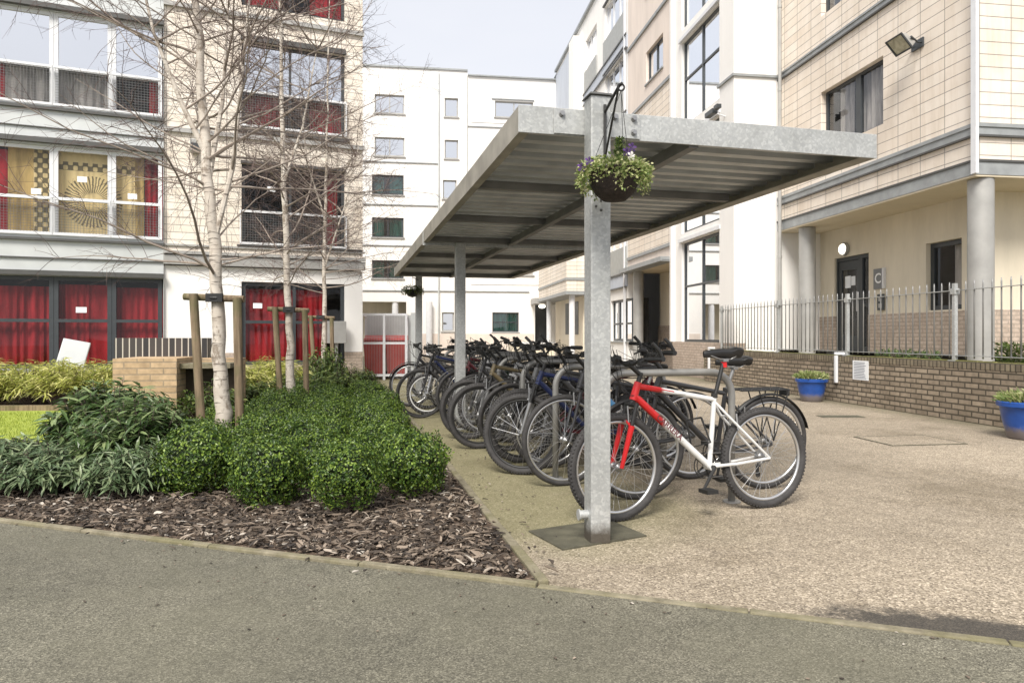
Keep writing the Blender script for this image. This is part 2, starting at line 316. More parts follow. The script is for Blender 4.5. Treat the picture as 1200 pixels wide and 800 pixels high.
# ------------------------------------------------------------------ mesh helpers
def chip(m, L, W, M4, rd, T=.004):
    n = 7; top = []; bot = []
    for k in range(n):
        a = 6.283*k/n+rd.uniform(-.3, .3); x = math.cos(a)*L/2*rd.uniform(.7, 1.1); y = math.sin(a)*W/2*rd.uniform(.55, 1.15); z = .12*L*math.cos(x/L*3)*rd.uniform(.4, 1)
        top.append(tuple(M4 @ Vector((x, y, z+T)))); bot.append(tuple(M4 @ Vector((x*.94, y*.9, z))))
    i = len(m.v); m.v += top+bot; m.f.append(tuple(range(i, i+n)))
    for k in range(n): k2 = (k+1) % n; m.f.append((i+k, i+n+k, i+n+k2, i+k2))
class MB:
    def __init__(s): s.v = []; s.f = []
    def face(s, *p):
        i = len(s.v); s.v += [tuple(q) for q in p]; s.f.append(tuple(range(i, i+len(p))))
    def box(s, x0, x1, y0, y1, z0, z1, mat=None):
        if x0 > x1: x0, x1 = x1, x0
        if y0 > y1: y0, y1 = y1, y0
        if z0 > z1: z0, z1 = z1, z0
        c = [Vector(p) for p in ((x0,y0,z0),(x1,y0,z0),(x1,y1,z0),(x0,y1,z0),(x0,y0,z1),(x1,y0,z1),(x1,y1,z1),(x0,y1,z1))]
        if mat: c = [mat @ p for p in c]
        i = len(s.v); s.v += [tuple(p) for p in c]
        s.f += [tuple(i+k for k in q) for q in ((0,3,2,1),(4,5,6,7),(0,1,5,4),(1,2,6,5),(2,3,7,6),(3,0,4,7))]
        return s
    def tube(s, pts, rads, n=8, caps=True):
        pts = [Vector(p) for p in pts]
        if isinstance(rads, (int, float)): rads = [rads]*len(pts)
        t0 = (pts[1]-pts[0]).normalized(); up = Vector((0, 0, 1)) if abs(t0.z) < .9 else Vector((1, 0, 0))
        a = t0.cross(up).normalized(); base = len(s.v)
        for i, p in enumerate(pts):
            t = (pts[min(i+1, len(pts)-1)]-pts[max(i-1, 0)])
            if t.length < 1e-9: t = t0.copy()
            t.normalize(); a = (a - t*a.dot(t))
            if a.length < 1e-6: a = t.orthogonal()
            a.normalize(); b = t.cross(a)
            for k in range(n):
                an = 2*math.pi*k/n; s.v.append(tuple(p + (a*math.cos(an)+b*math.sin(an))*rads[i]))
        for i in range(len(pts)-1):
            for k in range(n):
                k2 = (k+1) % n; q = base+i*n; s.f.append((q+k, q+k2, q+n+k2, q+n+k))
        if caps:
            s.f.append(tuple(base+k for k in reversed(range(n)))); e = base+(len(pts)-1)*n; s.f.append(tuple(e+k for k in range(n)))
        return s
    def torus(s, c, r, tr, n=56, m=10, axis='y', tz=1.0):
        base = len(s.v)
        for i in range(n):
            a = 2*math.pi*i/n
            for k in range(m):
                b = 2*math.pi*k/m; rr = r+tr*math.cos(b); w = tr*tz*math.sin(b)
                p = (rr*math.cos(a), w, rr*math.sin(a)) if axis == 'y' else (rr*math.cos(a), rr*math.sin(a), w)
                s.v.append((c[0]+p[0], c[1]+p[1], c[2]+p[2]))
        for i in range(n):
            for k in range(m):
                i2 = (i+1) % n; k2 = (k+1) % m
                s.f.append((base+i*m+k, base+i*m+k2, base+i2*m+k2, base+i2*m+k))
        return s
    def lathe(s, prof, c=(0, 0, 0), n=32):
        base = len(s.v)
        for r, z in prof:
            for k in range(n):
                a = 2*math.pi*k/n; s.v.append((c[0]+r*math.cos(a), c[1]+r*math.sin(a), c[2]+z))
        for i in range(len(prof)-1):
            for k in range(n):
                k2 = (k+1) % n; q = base+i*n; s.f.append((q+k, q+k2, q+n+k2, q+n+k))
        return s
    def ell(s, c, r, n=12, m=8, wob=0):
        base = len(s.v)
        for i in range(m+1):
            ph = math.pi*i/m
            for k in range(n):
                a = 2*math.pi*k/n; d = Vector((math.sin(ph)*math.cos(a), math.sin(ph)*math.sin(a), math.cos(ph)))
                q = 1+wob*noise.noise(d*2+Vector(c)); s.v.append((c[0]+r[0]*d.x*q, c[1]+r[1]*d.y*q, c[2]+r[2]*d.z*q))
        for i in range(m):
            for k in range(n):
                k2 = (k+1) % n; q = base+i*n; s.f.append((q+k, q+n+k, q+n+k2, q+k2))
        return s
    def leaf(s, p, d, up, L, W, fold=.15):
        side = d.cross(up)
        if side.length < 1e-4: side = d.orthogonal()
        side.normalize(); nrm = side.cross(d); a = p; b = p+d*L*.5+side*W*.5+nrm*W*fold; c = p+d*L-nrm*L*.12; e = p+d*L*.5-side*W*.5+nrm*W*fold
        i = len(s.v); s.v += [tuple(a), tuple(b), tuple(c), tuple(e)]; s.f += [(i, i+1, i+2, i+3)]
    def mesh(s, name, mat, smooth=False):
        me = bpy.data.meshes.new(name); me.from_pydata(s.v, [], s.f)
        mats = mat if isinstance(mat, (list, tuple)) else [mat]
        for m in mats: me.materials.append(m)
        if smooth: me.polygons.foreach_set('use_smooth', [True]*len(me.polygons))
        me.update(); return me
    def build(s, name, mat, parent=None, smooth=False, bevel=0, sharp=None):
        me = s.mesh(name, mat, smooth)
        o = bpy.data.objects.new(name, me); COL.objects.link(o)
        if smooth:
            try: me.set_sharp_from_angle(angle=R(sharp or 40))
            except Exception: pass
        if parent: o.parent = parent
        if bevel:
            b = o.modifiers.new('bevel', 'BEVEL'); b.width = bevel; b.segments = 2; b.limit_method = 'ANGLE'
        return o
def each(m, name, mat, parent, bevel=0):
    for i in range(0, len(m.v), 8):
        q = MB(); q.v = m.v[i:i+8]; q.f = [tuple(k-i for k in f) for f in m.f if i <= f[0] < i+8]; q.build(name, mat, parent, bevel=bevel)
def link(me, name, parent, loc=None, rot=None):
    o = bpy.data.objects.new(name, me); COL.objects.link(o); o.parent = parent
    if loc: o.location = loc
    if rot: o.rotation_euler = rot
    return o
def tag(o, label=None, cat=None, group=None, kind=None):
    if label: o['label'] = label
    if cat: o['category'] = cat
    if group: o['group'] = group
    if kind: o['kind'] = kind
    return o
def empty(name, label, cat, loc=(0, 0, 0), rz=0, group=None):
    o = bpy.data.objects.new(name, None); COL.objects.link(o); o.location = loc; o.rotation_euler = (0, 0, rz); o.empty_display_size = .2
    return tag(o, label, cat, group)
def copy_tree(o, parent=None):
    c = o.copy(); COL.objects.link(c); c.parent = parent
    for ch in o.children: copy_tree(ch, c)
    return c
def text_mesh(txt, size, mat, name, parent, mw, bold=0.0):
    cu = bpy.data.curves.new('t', 'FONT'); cu.body = txt; cu.size = size; cu.align_x = 'CENTER'; cu.align_y = 'CENTER'; cu.extrude = .0008; cu.offset = bold
    t = bpy.data.objects.new('t', cu); COL.objects.link(t); dg = bpy.context.evaluated_depsgraph_get()
    me = bpy.data.meshes.new_from_object(t.evaluated_get(dg)); bpy.data.objects.remove(t); me.materials.clear(); me.materials.append(mat)
    me.transform(mw); return link(me, name, parent)
def rot_frame(deg): return R(deg)

# pixel rulers (on the 1200x800 photo) for walls at known distances
TH = R(7.83); cR, sR = math.cos(TH), math.sin(TH)
def ry(xp, px): k = (px-600)/800; return xp*(cR-k*sR)/(sR+k*cR)          # y' on wall x'=xp
def rx(yp, px): k = (px-600)/800; return yp*(sR+k*cR)/(cR-k*sR)          # x' on wall y'=yp
def rz(xp, yp, py): return H+(393-py)/800*(xp*sR+yp*cR)
TL = R(21.8); cL, sL = math.cos(TL), math.sin(TL); YL = 17.0
def lx(px, yp=YL): k = (px-600)/800; return yp*(sL+k*cL)/(cL-k*sL)
def lz(px, py, yp=YL): x = lx(px, yp); return H+(393-py)/800*(x*sL+yp*cL)
def gp(px, py): Y = H*800/(py-393); return ((px-600)/800*Y, Y)

# wall panel with real openings.  axis 'y': wall in plane x=p (outer face at p, body goes to p+t); axis 'x': plane y=p
def wall(m, axis, p, t, u0, u1, z0, z1, holes=()):
    us = sorted({u0, u1, *[max(u0, min(u1, h[i])) for h in holes for i in (0, 1)]})
    zs = sorted({z0, z1, *[max(z0, min(z1, h[i])) for h in holes for i in (2, 3)]})
    nu, nz = len(us)-1, len(zs)-1
    def occ(i, j):
        if i < 0 or j < 0 or i >= nu or j >= nz: return False
        u = (us[i]+us[i+1])/2; z = (zs[j]+zs[j+1])/2
        return not any(h[0] < u < h[1] and h[2] < z < h[3] for h in holes)
    def P(u, d, z): return (p+d, u, z) if axis == 'y' else (u, p+d, z)
    for i in range(nu):
        for j in range(nz):
            if not occ(i, j): continue
            a, b, c, d = us[i], us[i+1], zs[j], zs[j+1]
            m.face(P(a, 0, c), P(b, 0, c), P(b, 0, d), P(a, 0, d)); m.face(P(a, t, c), P(a, t, d), P(b, t, d), P(b, t, c))
            if not occ(i-1, j): m.face(P(a, 0, c), P(a, 0, d), P(a, t, d), P(a, t, c))
            if not occ(i+1, j): m.face(P(b, 0, c), P(b, t, c), P(b, t, d), P(b, 0, d))
            if not occ(i, j-1): m.face(P(a, 0, c), P(a, t, c), P(b, t, c), P(b, 0, c))
            if not occ(i, j+1): m.face(P(a, 0, d), P(b, 0, d), P(b, t, d), P(a, t, d))
def abox(m, axis, p0, p1, u0, u1, z0, z1):
    if axis == 'y': m.box(p0, p1, u0, u1, z0, z1)
    else: m.box(u0, u1, p0, p1, z0, z1)
def curtain_mesh(axis, p, u0, u1, z0, z1, amp=.03, per=.11):
    m = MB(); n = max(4, int((u1-u0)/.02)); ph = random.random()*6
    def P(i):
        u = u0+(u1-u0)*i/n; d = amp*(.25+1.3*abs(noise.noise(Vector((u*1.7, ph, 0)))))*1.4*math.sin(u/per*6.28*(.8+.0*u)+ph+3.2*noise.noise(Vector((u*2.6, 0, ph)))*2); return (p+d, u) if axis == 'y' else (u, p+d)
    for i in range(n):
        a, b = P(i), P(i+1); m.face((*a, z0), (*b, z0), (*b, z1), (*a, z1))
    return m
def window(B, axis, p, u0, u1, z0, z1, fr, gl, cols=(), trans=(), fw=.06, rec=.10, room=ROOM, curt=(), depth=.5, sill=None, mull=None, gl2=None):
    """recessed window: frame (+ mullions/transoms), pane, lining with room darkness in its colour, curtains [(u0,u1,mat)]"""
    f = MB(); a, b = p+rec, p+rec+.06; mw = mull or fw*.8
    e = .003
    abox(f, axis, a, b, u0+e, u0+fw, z0+e, z1-e); abox(f, axis, a, b, u1-fw, u1-e, z0+e, z1-e)
    abox(f, axis, a, b, u0+fw, u1-fw, z0+e, z0+fw); abox(f, axis, a, b, u0+fw, u1-fw, z1-fw, z1-e)
    for c in cols: abox(f, axis, a-.004, b+.004, c-mw/2, c+mw/2, z0+fw*.9, z1-fw*.9)
    for c in trans: abox(f, axis, a-.002, b+.002, u0+fw*.9, u1-fw*.9, c-fw*.4, c+fw*.4)
    fo = f.build('window', fr, B)
    g = MB(); q = p+rec+.03
    for (za, zb, gm_) in (((z0+fw, trans[0], gl2), (trans[0], z1-fw, gl)) if gl2 else ((z0+fw, z1-fw, gl),)):
        g = MB()
        if axis == 'y': g.face((q, u0+fw, za), (q, u1-fw, za), (q, u1-fw, zb), (q, u0+fw, zb))
        else: g.face((u0+fw, q, za), (u1-fw, q, za), (u1-fw, q, zb), (u0+fw, q, zb))
        g.build('pane', gm_, fo)
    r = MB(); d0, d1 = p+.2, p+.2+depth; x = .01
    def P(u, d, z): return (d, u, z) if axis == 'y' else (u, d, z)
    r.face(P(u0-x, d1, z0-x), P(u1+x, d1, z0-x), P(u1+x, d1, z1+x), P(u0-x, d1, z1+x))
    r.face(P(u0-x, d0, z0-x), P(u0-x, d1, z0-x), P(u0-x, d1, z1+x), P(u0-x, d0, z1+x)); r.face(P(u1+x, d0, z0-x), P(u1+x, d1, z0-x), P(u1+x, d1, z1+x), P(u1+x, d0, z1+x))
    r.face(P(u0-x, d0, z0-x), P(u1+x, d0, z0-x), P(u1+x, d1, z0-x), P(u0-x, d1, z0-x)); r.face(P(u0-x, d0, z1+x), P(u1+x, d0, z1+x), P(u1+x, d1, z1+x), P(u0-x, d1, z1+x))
    r.build('room_tone_lining', room, fo)
    for c in curt:
        cz0, cz1 = (c[3], c[4]) if len(c) > 3 else (z0+.02, z1-.03)
        curtain_mesh(axis, p+.26, max(u0, c[0]), min(u1, c[1]), cz0, cz1, .012 if c[2] in (TAP, YEL) else .03).build('curtain', c[2], fo, smooth=True)
    if sill:
        s = MB(); abox(s, axis, p-.05, p+rec-.003, u0-.04, u1+.04, z0-.05, z0-.002); s.build('sill', sill, fo)
    return fo

# ------------------------------------------------------------------ ground
g = MB(); g.face((-200, -60, 0), (200, -60, 0), (200, 260, 0), (-200, 260, 0)); tag(g.build('ground', PAVE), kind='structure')
PL = lambda x: 3.16-.332*x                                   # front path edge
g = MB(); g.face((-60, -60, .004), (60, -60, .004), (60, PL(60), .004), (-60, PL(-60), .004)); tag(g.build('path', ASPH), kind='structure')
SA = R(13.9); SO = Vector((.04, 3.79, 0)); cS, sS = math.cos(SA), math.sin(SA)
def sw(xs, ys, z=0): return Vector((SO.x+xs*cS-ys*sS, SO.y+xs*sS+ys*cS, z))
KX = -.06
# bed of mulch between the path edge, the kerb and the lawn
def ysPL(xs):                                               # where the line xs=const meets the path edge
    # Y = 3.16-.332X
    lo, hi = -3, 3
    for _ in range(40):
        m_ = (lo+hi)/2; p = sw(xs, m_)
        if p.y < PL(p.x): lo = m_
        else: hi = m_
    return lo
k0 = sw(KX, ysPL(KX)); k1 = sw(KX, 12.2)
bed = [(k0.x, k0.y), (k1.x, k1.y), (sw(-2.6, 12.2).x, sw(-2.6, 12.2).y), (-9, 12.6), (-14, 11), (-14, PL(-14))]
g = MB(); g.face(*[(x, y, .008) for x, y in bed]); tag(g.build('mulch_bed', MULCH), kind='structure')
g = MB(); g.face((-12, 7.3, .012), (-4.2, 7.3, .012), (-3.9, 10.6, .012), (-12, 10.0, .012)); tag(g.build('lawn', LAWN), kind='structure')
g = MB()
a, b = sw(KX, ysPL(KX)-.0), sw(KX+.055, ysPL(KX+.055))
def strip(m, pts, w0, z1, seg):
    for (p, q) in zip(pts[:-1], pts[1:]):
        p = Vector(p); q = Vector(q); L = (q-p).length; n = max(1, int(L/seg)); d = (q-p)/L; nn = Vector((-d.y, d.x, 0))
        for i in range(n):
            a = p+d*(L*i/n+.003); b = p+d*(L*(i+1)/n-.003); j = random.uniform(-.004, .004); zz = z1+random.uniform(-.003, .003)
            M4 = Matrix(((d.x, nn.x, 0, a.x), (d.y, nn.y, 0, a.y), (0, 0, 1, 0), (0, 0, 0, 1)))
            m.box(0, (b-a).length, -w0/2+j, w0/2+j, -.05, zz, M4)
strip(g, [(k0.x, k0.y+.03, 0), tuple(k1)], .05, .028, .91)
tag(g.build('kerb', KERB, bevel=.006), kind='structure')
g = MB(); strip(g, [(-20, PL(-20), 0), (k0.x-.03, PL(k0.x-.03), 0)], .045, .02, .91); strip(g, [(k0.x-.03, PL(k0.x-.03), 0), (14, PL(14), 0)], .045, .012, .91)
tag(g.build('path_edging', KERB, bevel=.006), kind='structure')

# bark chips
g = MB(); rnd = random.Random(3)
def inbed(x, y):
    p = Vector((x-SO.x, y-SO.y)); xs = p.x*cS+p.y*sS; return y > PL(x)+.05 and xs < KX-.04
cnt = 0
while cnt < 11000:
    Y = 3.2+abs(rnd.gauss(0, 1.6)); X = rnd.uniform(-4.6, .2)
    if not inbed(X, Y):
        if rnd.random() < .985 or Y < PL(X)-.18 or Y < 3 or X > .3: continue
    cnt += 1; L = rnd.uniform(.010, .045)*(2.3 if rnd.random() < .22 else 1); W = min(.022, L*rnd.uniform(.12, .6)); a = rnd.uniform(0, 6.28)
    M4 = Matrix.Translation((X, Y, .012+rnd.random()*.022)) @ Matrix.Rotation(a, 4, 'Z') @ Matrix.Rotation(rnd.gauss(0, .35), 4, 'X') @ Matrix.Rotation(rnd.gauss(0, .3), 4, 'Y')
    chip(g, L*1.15, W*1.2, M4, rnd)
for i in range(800):
    Y = 3.2+abs(rnd.gauss(0, 1.3)); X = rnd.uniform(-4.2, .1)
    if not inbed(X, Y): continue
    L = rnd.uniform(.05, .12); M4 = Matrix.Translation((X, Y, .03+rnd.random()*.015)) @ Matrix.Rotation(rnd.uniform(0, 6.28), 4, 'Z') @ Matrix.Rotation(rnd.gauss(0, .12), 4, 'Y') @ Matrix.Rotation(rnd.gauss(0, .4), 4, 'X')
    chip(g, L, .008+rnd.random()*.008, M4, rnd)
tag(g.build('bark_chips', CHIP), 'brown bark chips covering the bed in front of the box balls', 'bark chips', kind='stuff')
# a few sticks / leaf litter on the path and paving
g = MB()
for i in range(260):
    if i < 150: X = rnd.uniform(-3.2, 2.5); Y = PL(X)-abs(rnd.gauss(0, .45))
    else: p = sw(rnd.uniform(-.1, .5), rnd.uniform(-.4, 5)); X, Y = p.x, p.y
    L = rnd.uniform(.003, .010)*(1.2 if i > 150 else 1); a = rnd.uniform(0, 6.28)
    if Y < 1.3: continue
    M4 = Matrix.Translation((X, Y, .008)) @ Matrix.Rotation(a, 4, 'Z') @ Matrix.Rotation(rnd.gauss(0, .2), 4, 'X')
    chip(g, L*2.2, L*1.2, M4, rnd, .002)
tag(g.build('litter', CHIP), 'specks of bark and leaf litter on the path', 'litter', kind='stuff')
# grass
g = MB()
for i in range(9000):
    X = rnd.uniform(-8.5, -4.4); Y = rnd.uniform(7.35, 10.0)
    if abs(X/Y) > .78: continue
    d = Vector((rnd.gauss(0, .35), rnd.gauss(0, .35), 1)).normalized(); g.leaf(Vector((X, Y, .01)), d, Vector((rnd.random()-.5, rnd.random()-.5, .1)), rnd.uniform(.03, .06), .006)
tag(g.build('grass', GRASSB), 'short yellowish green lawn grass at the left edge', 'grass', kind='stuff')
# dark edging along the far side of the lawn
g = MB(); strip(g, [(-12, 10.05, 0), (-4.0, 10.6, 0)], .08, .09, 1.2)
tag(g.build('lawn_edging_board', WOOD), 'low dark timber board edging the far side of the lawn', 'edging board')
# concrete pad at the near post, inspection cover by the pots
g = MB(); c = gp(695, 629); M4 = Matrix.Translation((c[0]+.0, c[1]+.02, 0)) @ Matrix.Rotation(R(27), 4, 'Z')
g.box(-.29, .27, -.15, .24, -.05, .009, M4); tag(g.build('concrete_pad', PADM), 'dark mossy concrete pad round the foot of the near shelter post', 'concrete pad')
p0 = gp(1065, 516); cov = empty('drain_cover', 'rectangular inspection cover set in the aggregate paving near the blue pots', 'drain cover', (p0[0], p0[1], 0), R(8))
g = MB(); g.box(-.42, .42, -.3, .3, -.03, .006); g.build('cover_plate', PAVE, cov)
g = MB(); g.box(-.44, .44, -.32, -.30, -.03, .007); g.box(-.44, .44, .30, .32, -.03, .007); g.box(-.44, -.42, -.3, .3, -.03, .007); g.box(.42, .44, -.3, .3, -.03, .007); g.build('cover_rim', PADM, cov)
p0 = gp(985, 488); g = MB(); g.box(p0[0]-.3, p0[0]+.3, p0[1]-.12, p0[1]+.12, -.02, .006); tag(g.build('drain_grate', PADM), 'small dark drain grate in the paving below the white notice', 'drain grate')

# ------------------------------------------------------------------ right-hand building
RB = empty('apartment_block', 'tall cream and white apartment block with dark glazing along the right side', 'building', (0, 0, 0), TH)
X1, X2, XW = 8.72, 7.55, 7.22
XD = 9.81                                                     # recessed ground-floor wall with the door
y1c = ry(X1, 1143); y1e = ry(X1, 913); SOFZ = rz(X1, y1c, 205); BTOP = rz(X1, y1c, 190); TER = .80
yP2 = y1e - .0                                                # white face
P2n = ry(X2, 860)
def hole(xp, pxl, pxr, ptop, pbot, at=None):
    """opening on wall x'=xp between two photo columns; ptop/pbot read at column `at`"""
    ya, yb = ry(xp, pxr), ry(xp, pxl); q = ry(xp, at if at else pxr); return (ya, yb, rz(xp, q, pbot), rz(xp, q, ptop))
TOPZ = 15.6
# section 1: tile cladding above the recess
w1 = hole(X1, 962, 1035, 65, 145); w2 = (ry(X1, 992), ry(X1, 962), rz(X1, ry(X1, 962), 20), rz(X1, ry(X1, 962), 20)+1.3)
hs = [w1, (w1[0], w1[1], w2[2], w2[3]), (w1[0], w1[1], w2[2]+2.95, w2[3]+2.95)]
m = MB(); wall(m, 'y', X1, .22, y1c, y1e+.3, BTOP, TOPZ, hs)
wall(m, 'x', y1c, .22, X1+.22, X1+9, BTOP, TOPZ, [(X1+2.6, X1+4.2, 4.9, 6.2), (X1+2.6, X1+4.2, 7.9, 9.2)])
m.build('wall', CLAD, RB)
for h_ in hs:
    u0, u1, z0, z1 = h_
    window(RB, 'y', X1, u0, u1, z0, z1, DKF, GLA, cols=(u0+(u1-u0)*.45,), curt=((u0+.05, u0+(u1-u0)*.46, CURT), (u0+(u1-u0)*.6, u1-.3, CURT)), mull=.16, rec=.12)
for z0 in (4.9, 7.9): window(RB, 'x', y1c, X1+2.6, X1+4.2, z0, z0+1.3, DKF, GLA, cols=(X1+3.4,), rec=.12)
# grey bands
m = MB()
def band(m, z0, z1, pr, ya, yb, xp, corner=True):
    m.box(xp-pr, xp+.1, ya-(pr if corner else 0), yb, z0, z1)
    if corner: m.box(xp+.1, xp+9, ya-pr, ya+.1, z0, z1)
b2 = rz(X1, y1c, 158); b2t = rz(X1, y1c, 147)
b1 = rz(X1, y1e, 95); 
band(m, SOFZ, BTOP, .05, y1c, y1e, X1); band(m, b2, b2t-.03, .045, y1c, y1e, X1); band(m, b2t-.03, b2t+.03, .065, y1c, y1e, X1)
band(m, b1, b1+.09, .045, y1c, y1e, X1); band(m, b1+.09, b1+.13, .065, y1c, y1e, X1); band(m, b1+2.95, b1+3.05, .05, y1c, y1e, X1)
each(m, 'string_band', BEAM, RB)
m = MB(); band(m, BTOP, BTOP+.035, .07, y1c, y1e, X1); band(m, b2-.03, b2, .055, y1c, y1e, X1); band(m, b1-.03, b1, .055, y1c, y1e, X1); each(m, 'dark_trim', DKLINE, RB)
m = MB(); m.box(X1-.04, X1+9, y1c-.04, y1e+.2, SOFZ-.03, SOFZ-.002); m.build('soffit', SOFF, RB)
# recessed ground floor wall
yD0 = y1c+.95; hd = hole(XD, 978, 1018, 300, 415, 998); hd = (hd[0], hd[1], TER, TER+2.17)
hw = hole(XD, 1085, 1127, 282, 363, 1106)
yDe = y1e+1.5
plz = rz(XD, ry(XD, 1100), 365)
m = MB(); wall(m, 'y', XD, .2, yD0, yDe, plz, SOFZ-.03, [hd, hw]); wall(m, 'x', yD0, .2, XD+.2, XD+9, plz, SOFZ-.03); m.build('recessed_wall', CREAM, RB)
m = MB(); wall(m, 'y', XD-.02, .2, yD0-.02, yDe, TER, plz, [hd]); wall(m, 'x', yD0-.02, .2, XD+.18, XD+9, TER, plz); m.build('brick_plinth', BRICKP, RB)
m = MB(); m.box(XW+.23, X1+10, 4, yDe, 0, TER-.12); m.build('terrace_floor', KERB, RB)
window(RB, 'y', XD, *hw, DKF, GLA, curt=((hw[0], hw[0]+.45, CURT),), fw=.09)
# door with narrow side light
u0, u1, z0, z1 = hd; mid = u0+(u1-u0)*.27
fr = MB()
for a_, b_ in ((u0, u0+.06), (mid-.05, mid+.05), (u1-.06, u1)): fr.box(XD+.05, XD+.13, a_+.003, b_, z0, z1-.003)
fr.box(XD+.052, XD+.128, u0+.06, u1-.06, z1-.09, z1-.005); fr.box(XD+.052, XD+.128, u0+.06, mid-.05, z0, z0+.1); fr.box(XD+.052, XD+.128, u0+.06, mid-.05, z0+1.0, z0+1.06)
dfr = fr.build('door_frame', DKF, RB)
d = MB(); wall(d, 'y', XD+.07, .05, mid+.055, u1-.065, z0+.01, z1-.1, [(mid+.17, u1-.17, z0+.35, z1-.3)]); dr = d.build('door', DKF, RB)
d = MB(); d.face((XD+.09, mid+.17, z0+.35), (XD+.09, u1-.17, z0+.35), (XD+.09, u1-.17, z1-.3), (XD+.09, mid+.17, z1-.3)); d.build('pane', GLA, dr)
d = MB(); d.face((XD+.09, u0+.06, z0+.1), (XD+.09, mid-.05, z0+.1), (XD+.09, mid-.05, z1-.1), (XD+.09, u0+.06, z1-.1)); d.build('pane', GLA, dfr)
d = MB(); d.tube([(XD+.03, mid+.12, z0+.9), (XD+.03, mid+.12, z0+1.35)], .014, 8); d.box(XD+.03, XD+.07, mid+.11, mid+.13, z0+.93, z0+.95); d.box(XD+.03, XD+.07, mid+.11, mid+.13, z0+1.3, z0+1.32); d.build('handle', CHROME, dr)
d = MB(); d.box(XD+.6, XD+.62, u0-.4, u1+.4, 0, z1+.2); d.build('hallway_shade_panel', ROOM, RB)  # flat panel whose near-black colour stands in for the unlit hallway
d = MB(); d.box(XD+.083, XD+.088, mid+.42, mid+.62, z0+1.45, z0+1.73); d.box(XD+.083, XD+.088, mid+.25, mid+.40, z0+1.5, z0+1.71); d.build('door_notice', PAPER, dr)
# columns
for px in (945, 1148):
    r_ = .185; yc = ry(X1+.22, px); m = MB(); m.lathe([(r_, 0), (r_, SOFZ-.04)], (X1+.24, yc, 0), 32); m.build('column', COLM, RB, smooth=True)
# white downpipe at corner (tall fin) and thin grey pipes
m = MB(); m.box(X1-.11, X1-.055, y1c-.13, y1c-.03, SOFZ-.0, TOPZ); m.build('corner_fin', WHF, RB)
m = MB(); m.tube([(X1-.12, y1e-.25, .8), (X1-.12, y1e-.25, TOPZ)], .04, 12)
for z in range(3, 15, 2): m.tube([(X1-.12, y1e-.25, z), (X1-.12, y1e-.25, z+.07)], .05, 12)
m.build('downpipe', COLM, RB, smooth=True)
# white block stepping out (faces the camera)
m = MB(); m.box(X2, X1+.02, P2n, P2n+.8, .0, TOPZ); wall(m, 'x', y1e+.01, .2, X1-.02, XD+.3, TER, SOFZ-.03)
m.build('white_pier', WHITE, RB)
zl = rz(X2, P2n, 88); m = MB()
for z in (zl, zl-2.95*2 if False else zl+2.95): m.box(X2-.05, X1-.05, P2n-.05, P2n+.86, z-.03, z+.03)
each(m, 'ledge', BEAM, RB)
# section A: tall glazing
yA0, yA1 = P2n+.8, ry(X2, 797)
pnl = ry(X2, 789)
gA = [(yA0+.02, yA1, .97, 3.82), (yA0+.02, yA1, 4.1, 6.75), (yA0+.02, yA1, 7.17, 9.63), (yA0+.02, yA1, 10.0, 12.5), (yA0+.02, yA1, 12.9, 15.0)]
m = MB(); wall(m, 'y', X2+.05, .2, yA0, pnl, .97, TOPZ, gA); m.build('wall', WHITE, RB)
for (u0, u1, z0, z1) in gA:
    bot = z0 < 1
    window(RB, 'y', X2+.05, u0, u1, z0, z1, DKF, GLS if not bot else GLA, cols=((u0+u1)/2,), trans=(z0+(z1-z0)*.56,), fw=.07, mull=.06, rec=.08, room=ROOM_LIT if bot else ROOM, depth=2.0 if bot else .6)
m = MB(); m.box(X2-.02, X2+.3, P2n-.02, pnl, 0, .965); m.build('brick_plinth', BRICKP, RB)
m = MB()
for z in (3.82, 6.75, 9.63, 12.5): m.box(X2-.03, X2+.045, yA0-.05, yA1+.1, z+.02, z+.12)
each(m, 'sill_band', WHF, RB)
# pier between A and B
m = MB(); m.box(X2-.06, X2+.3, pnl, ry(X2, 787), .97, TOPZ); m.build('white_pier', WHITE, RB)
# section B pinkish cladding above recess
yB0, yB1 = ry(X2, 787), ry(X2, 736)
wB = hole(X2, 757, 777, 38, 78, 777); hB = [(wB[0], wB[1], wB[2]-2.95*k, wB[3]-2.95*k) for k in (1, 0, -1)]
czB = rz(X2, yB0, 305)
m = MB(); wall(m, 'y', X2, .22, yB0, yB1, czB+.12, TOPZ, hB); m.build('wall', CLADP, RB)
m = MB(); wall(m, 'y', X2-.008, .004, yB0+.01, yB1-.01, czB+.5, 8.9, hB); m.build('tile_facing', CLAD, RB)
for h_ in hB: window(RB, 'y', X2, *h_, DKF, GLA, cols=((h_[0]+h_[1])/2,), sill=BEAM, fw=.07)
m = MB()
for z in (3.9, 5.9, 8.95, 11.42, 14.3): m.box(X2-.06, X2-.01, yB0, yB1, z-.05, z+.05)
m.box(X2-.35, X2+.1, yB0, yB1, czB-.02, czB+.12); each(m, 'string_band', BEAM, RB)
m = MB(); m.box(X2+1.2, X2+1.4, yB0-.3, yB1, 1.5, czB+.1); m.build('recessed_wall', CREAM, RB)
m = MB(); m.box(X2+1.18, X2+1.4, yB0-.3, yB1+.1, 0, 1.5); m.build('brick_plinth', BRICKP, RB)
m = MB(); m.box(X2-.3, X2+1.4, yB0, yB1, czB+.0, czB+.03); m.build('soffit', SOFF, RB)
m = MB(); m.lathe([(.18, 0), (.18, czB)], (X2+.15, ry(X2+.15, 748), 0), 24); m.build('column', COLM, RB, smooth=True)
m = MB(); m.box(X2+1.17, X2+1.19, yB0+.9, yB0+1.6, 1.5, 2.9); m.build('dark_window', DKF, RB)
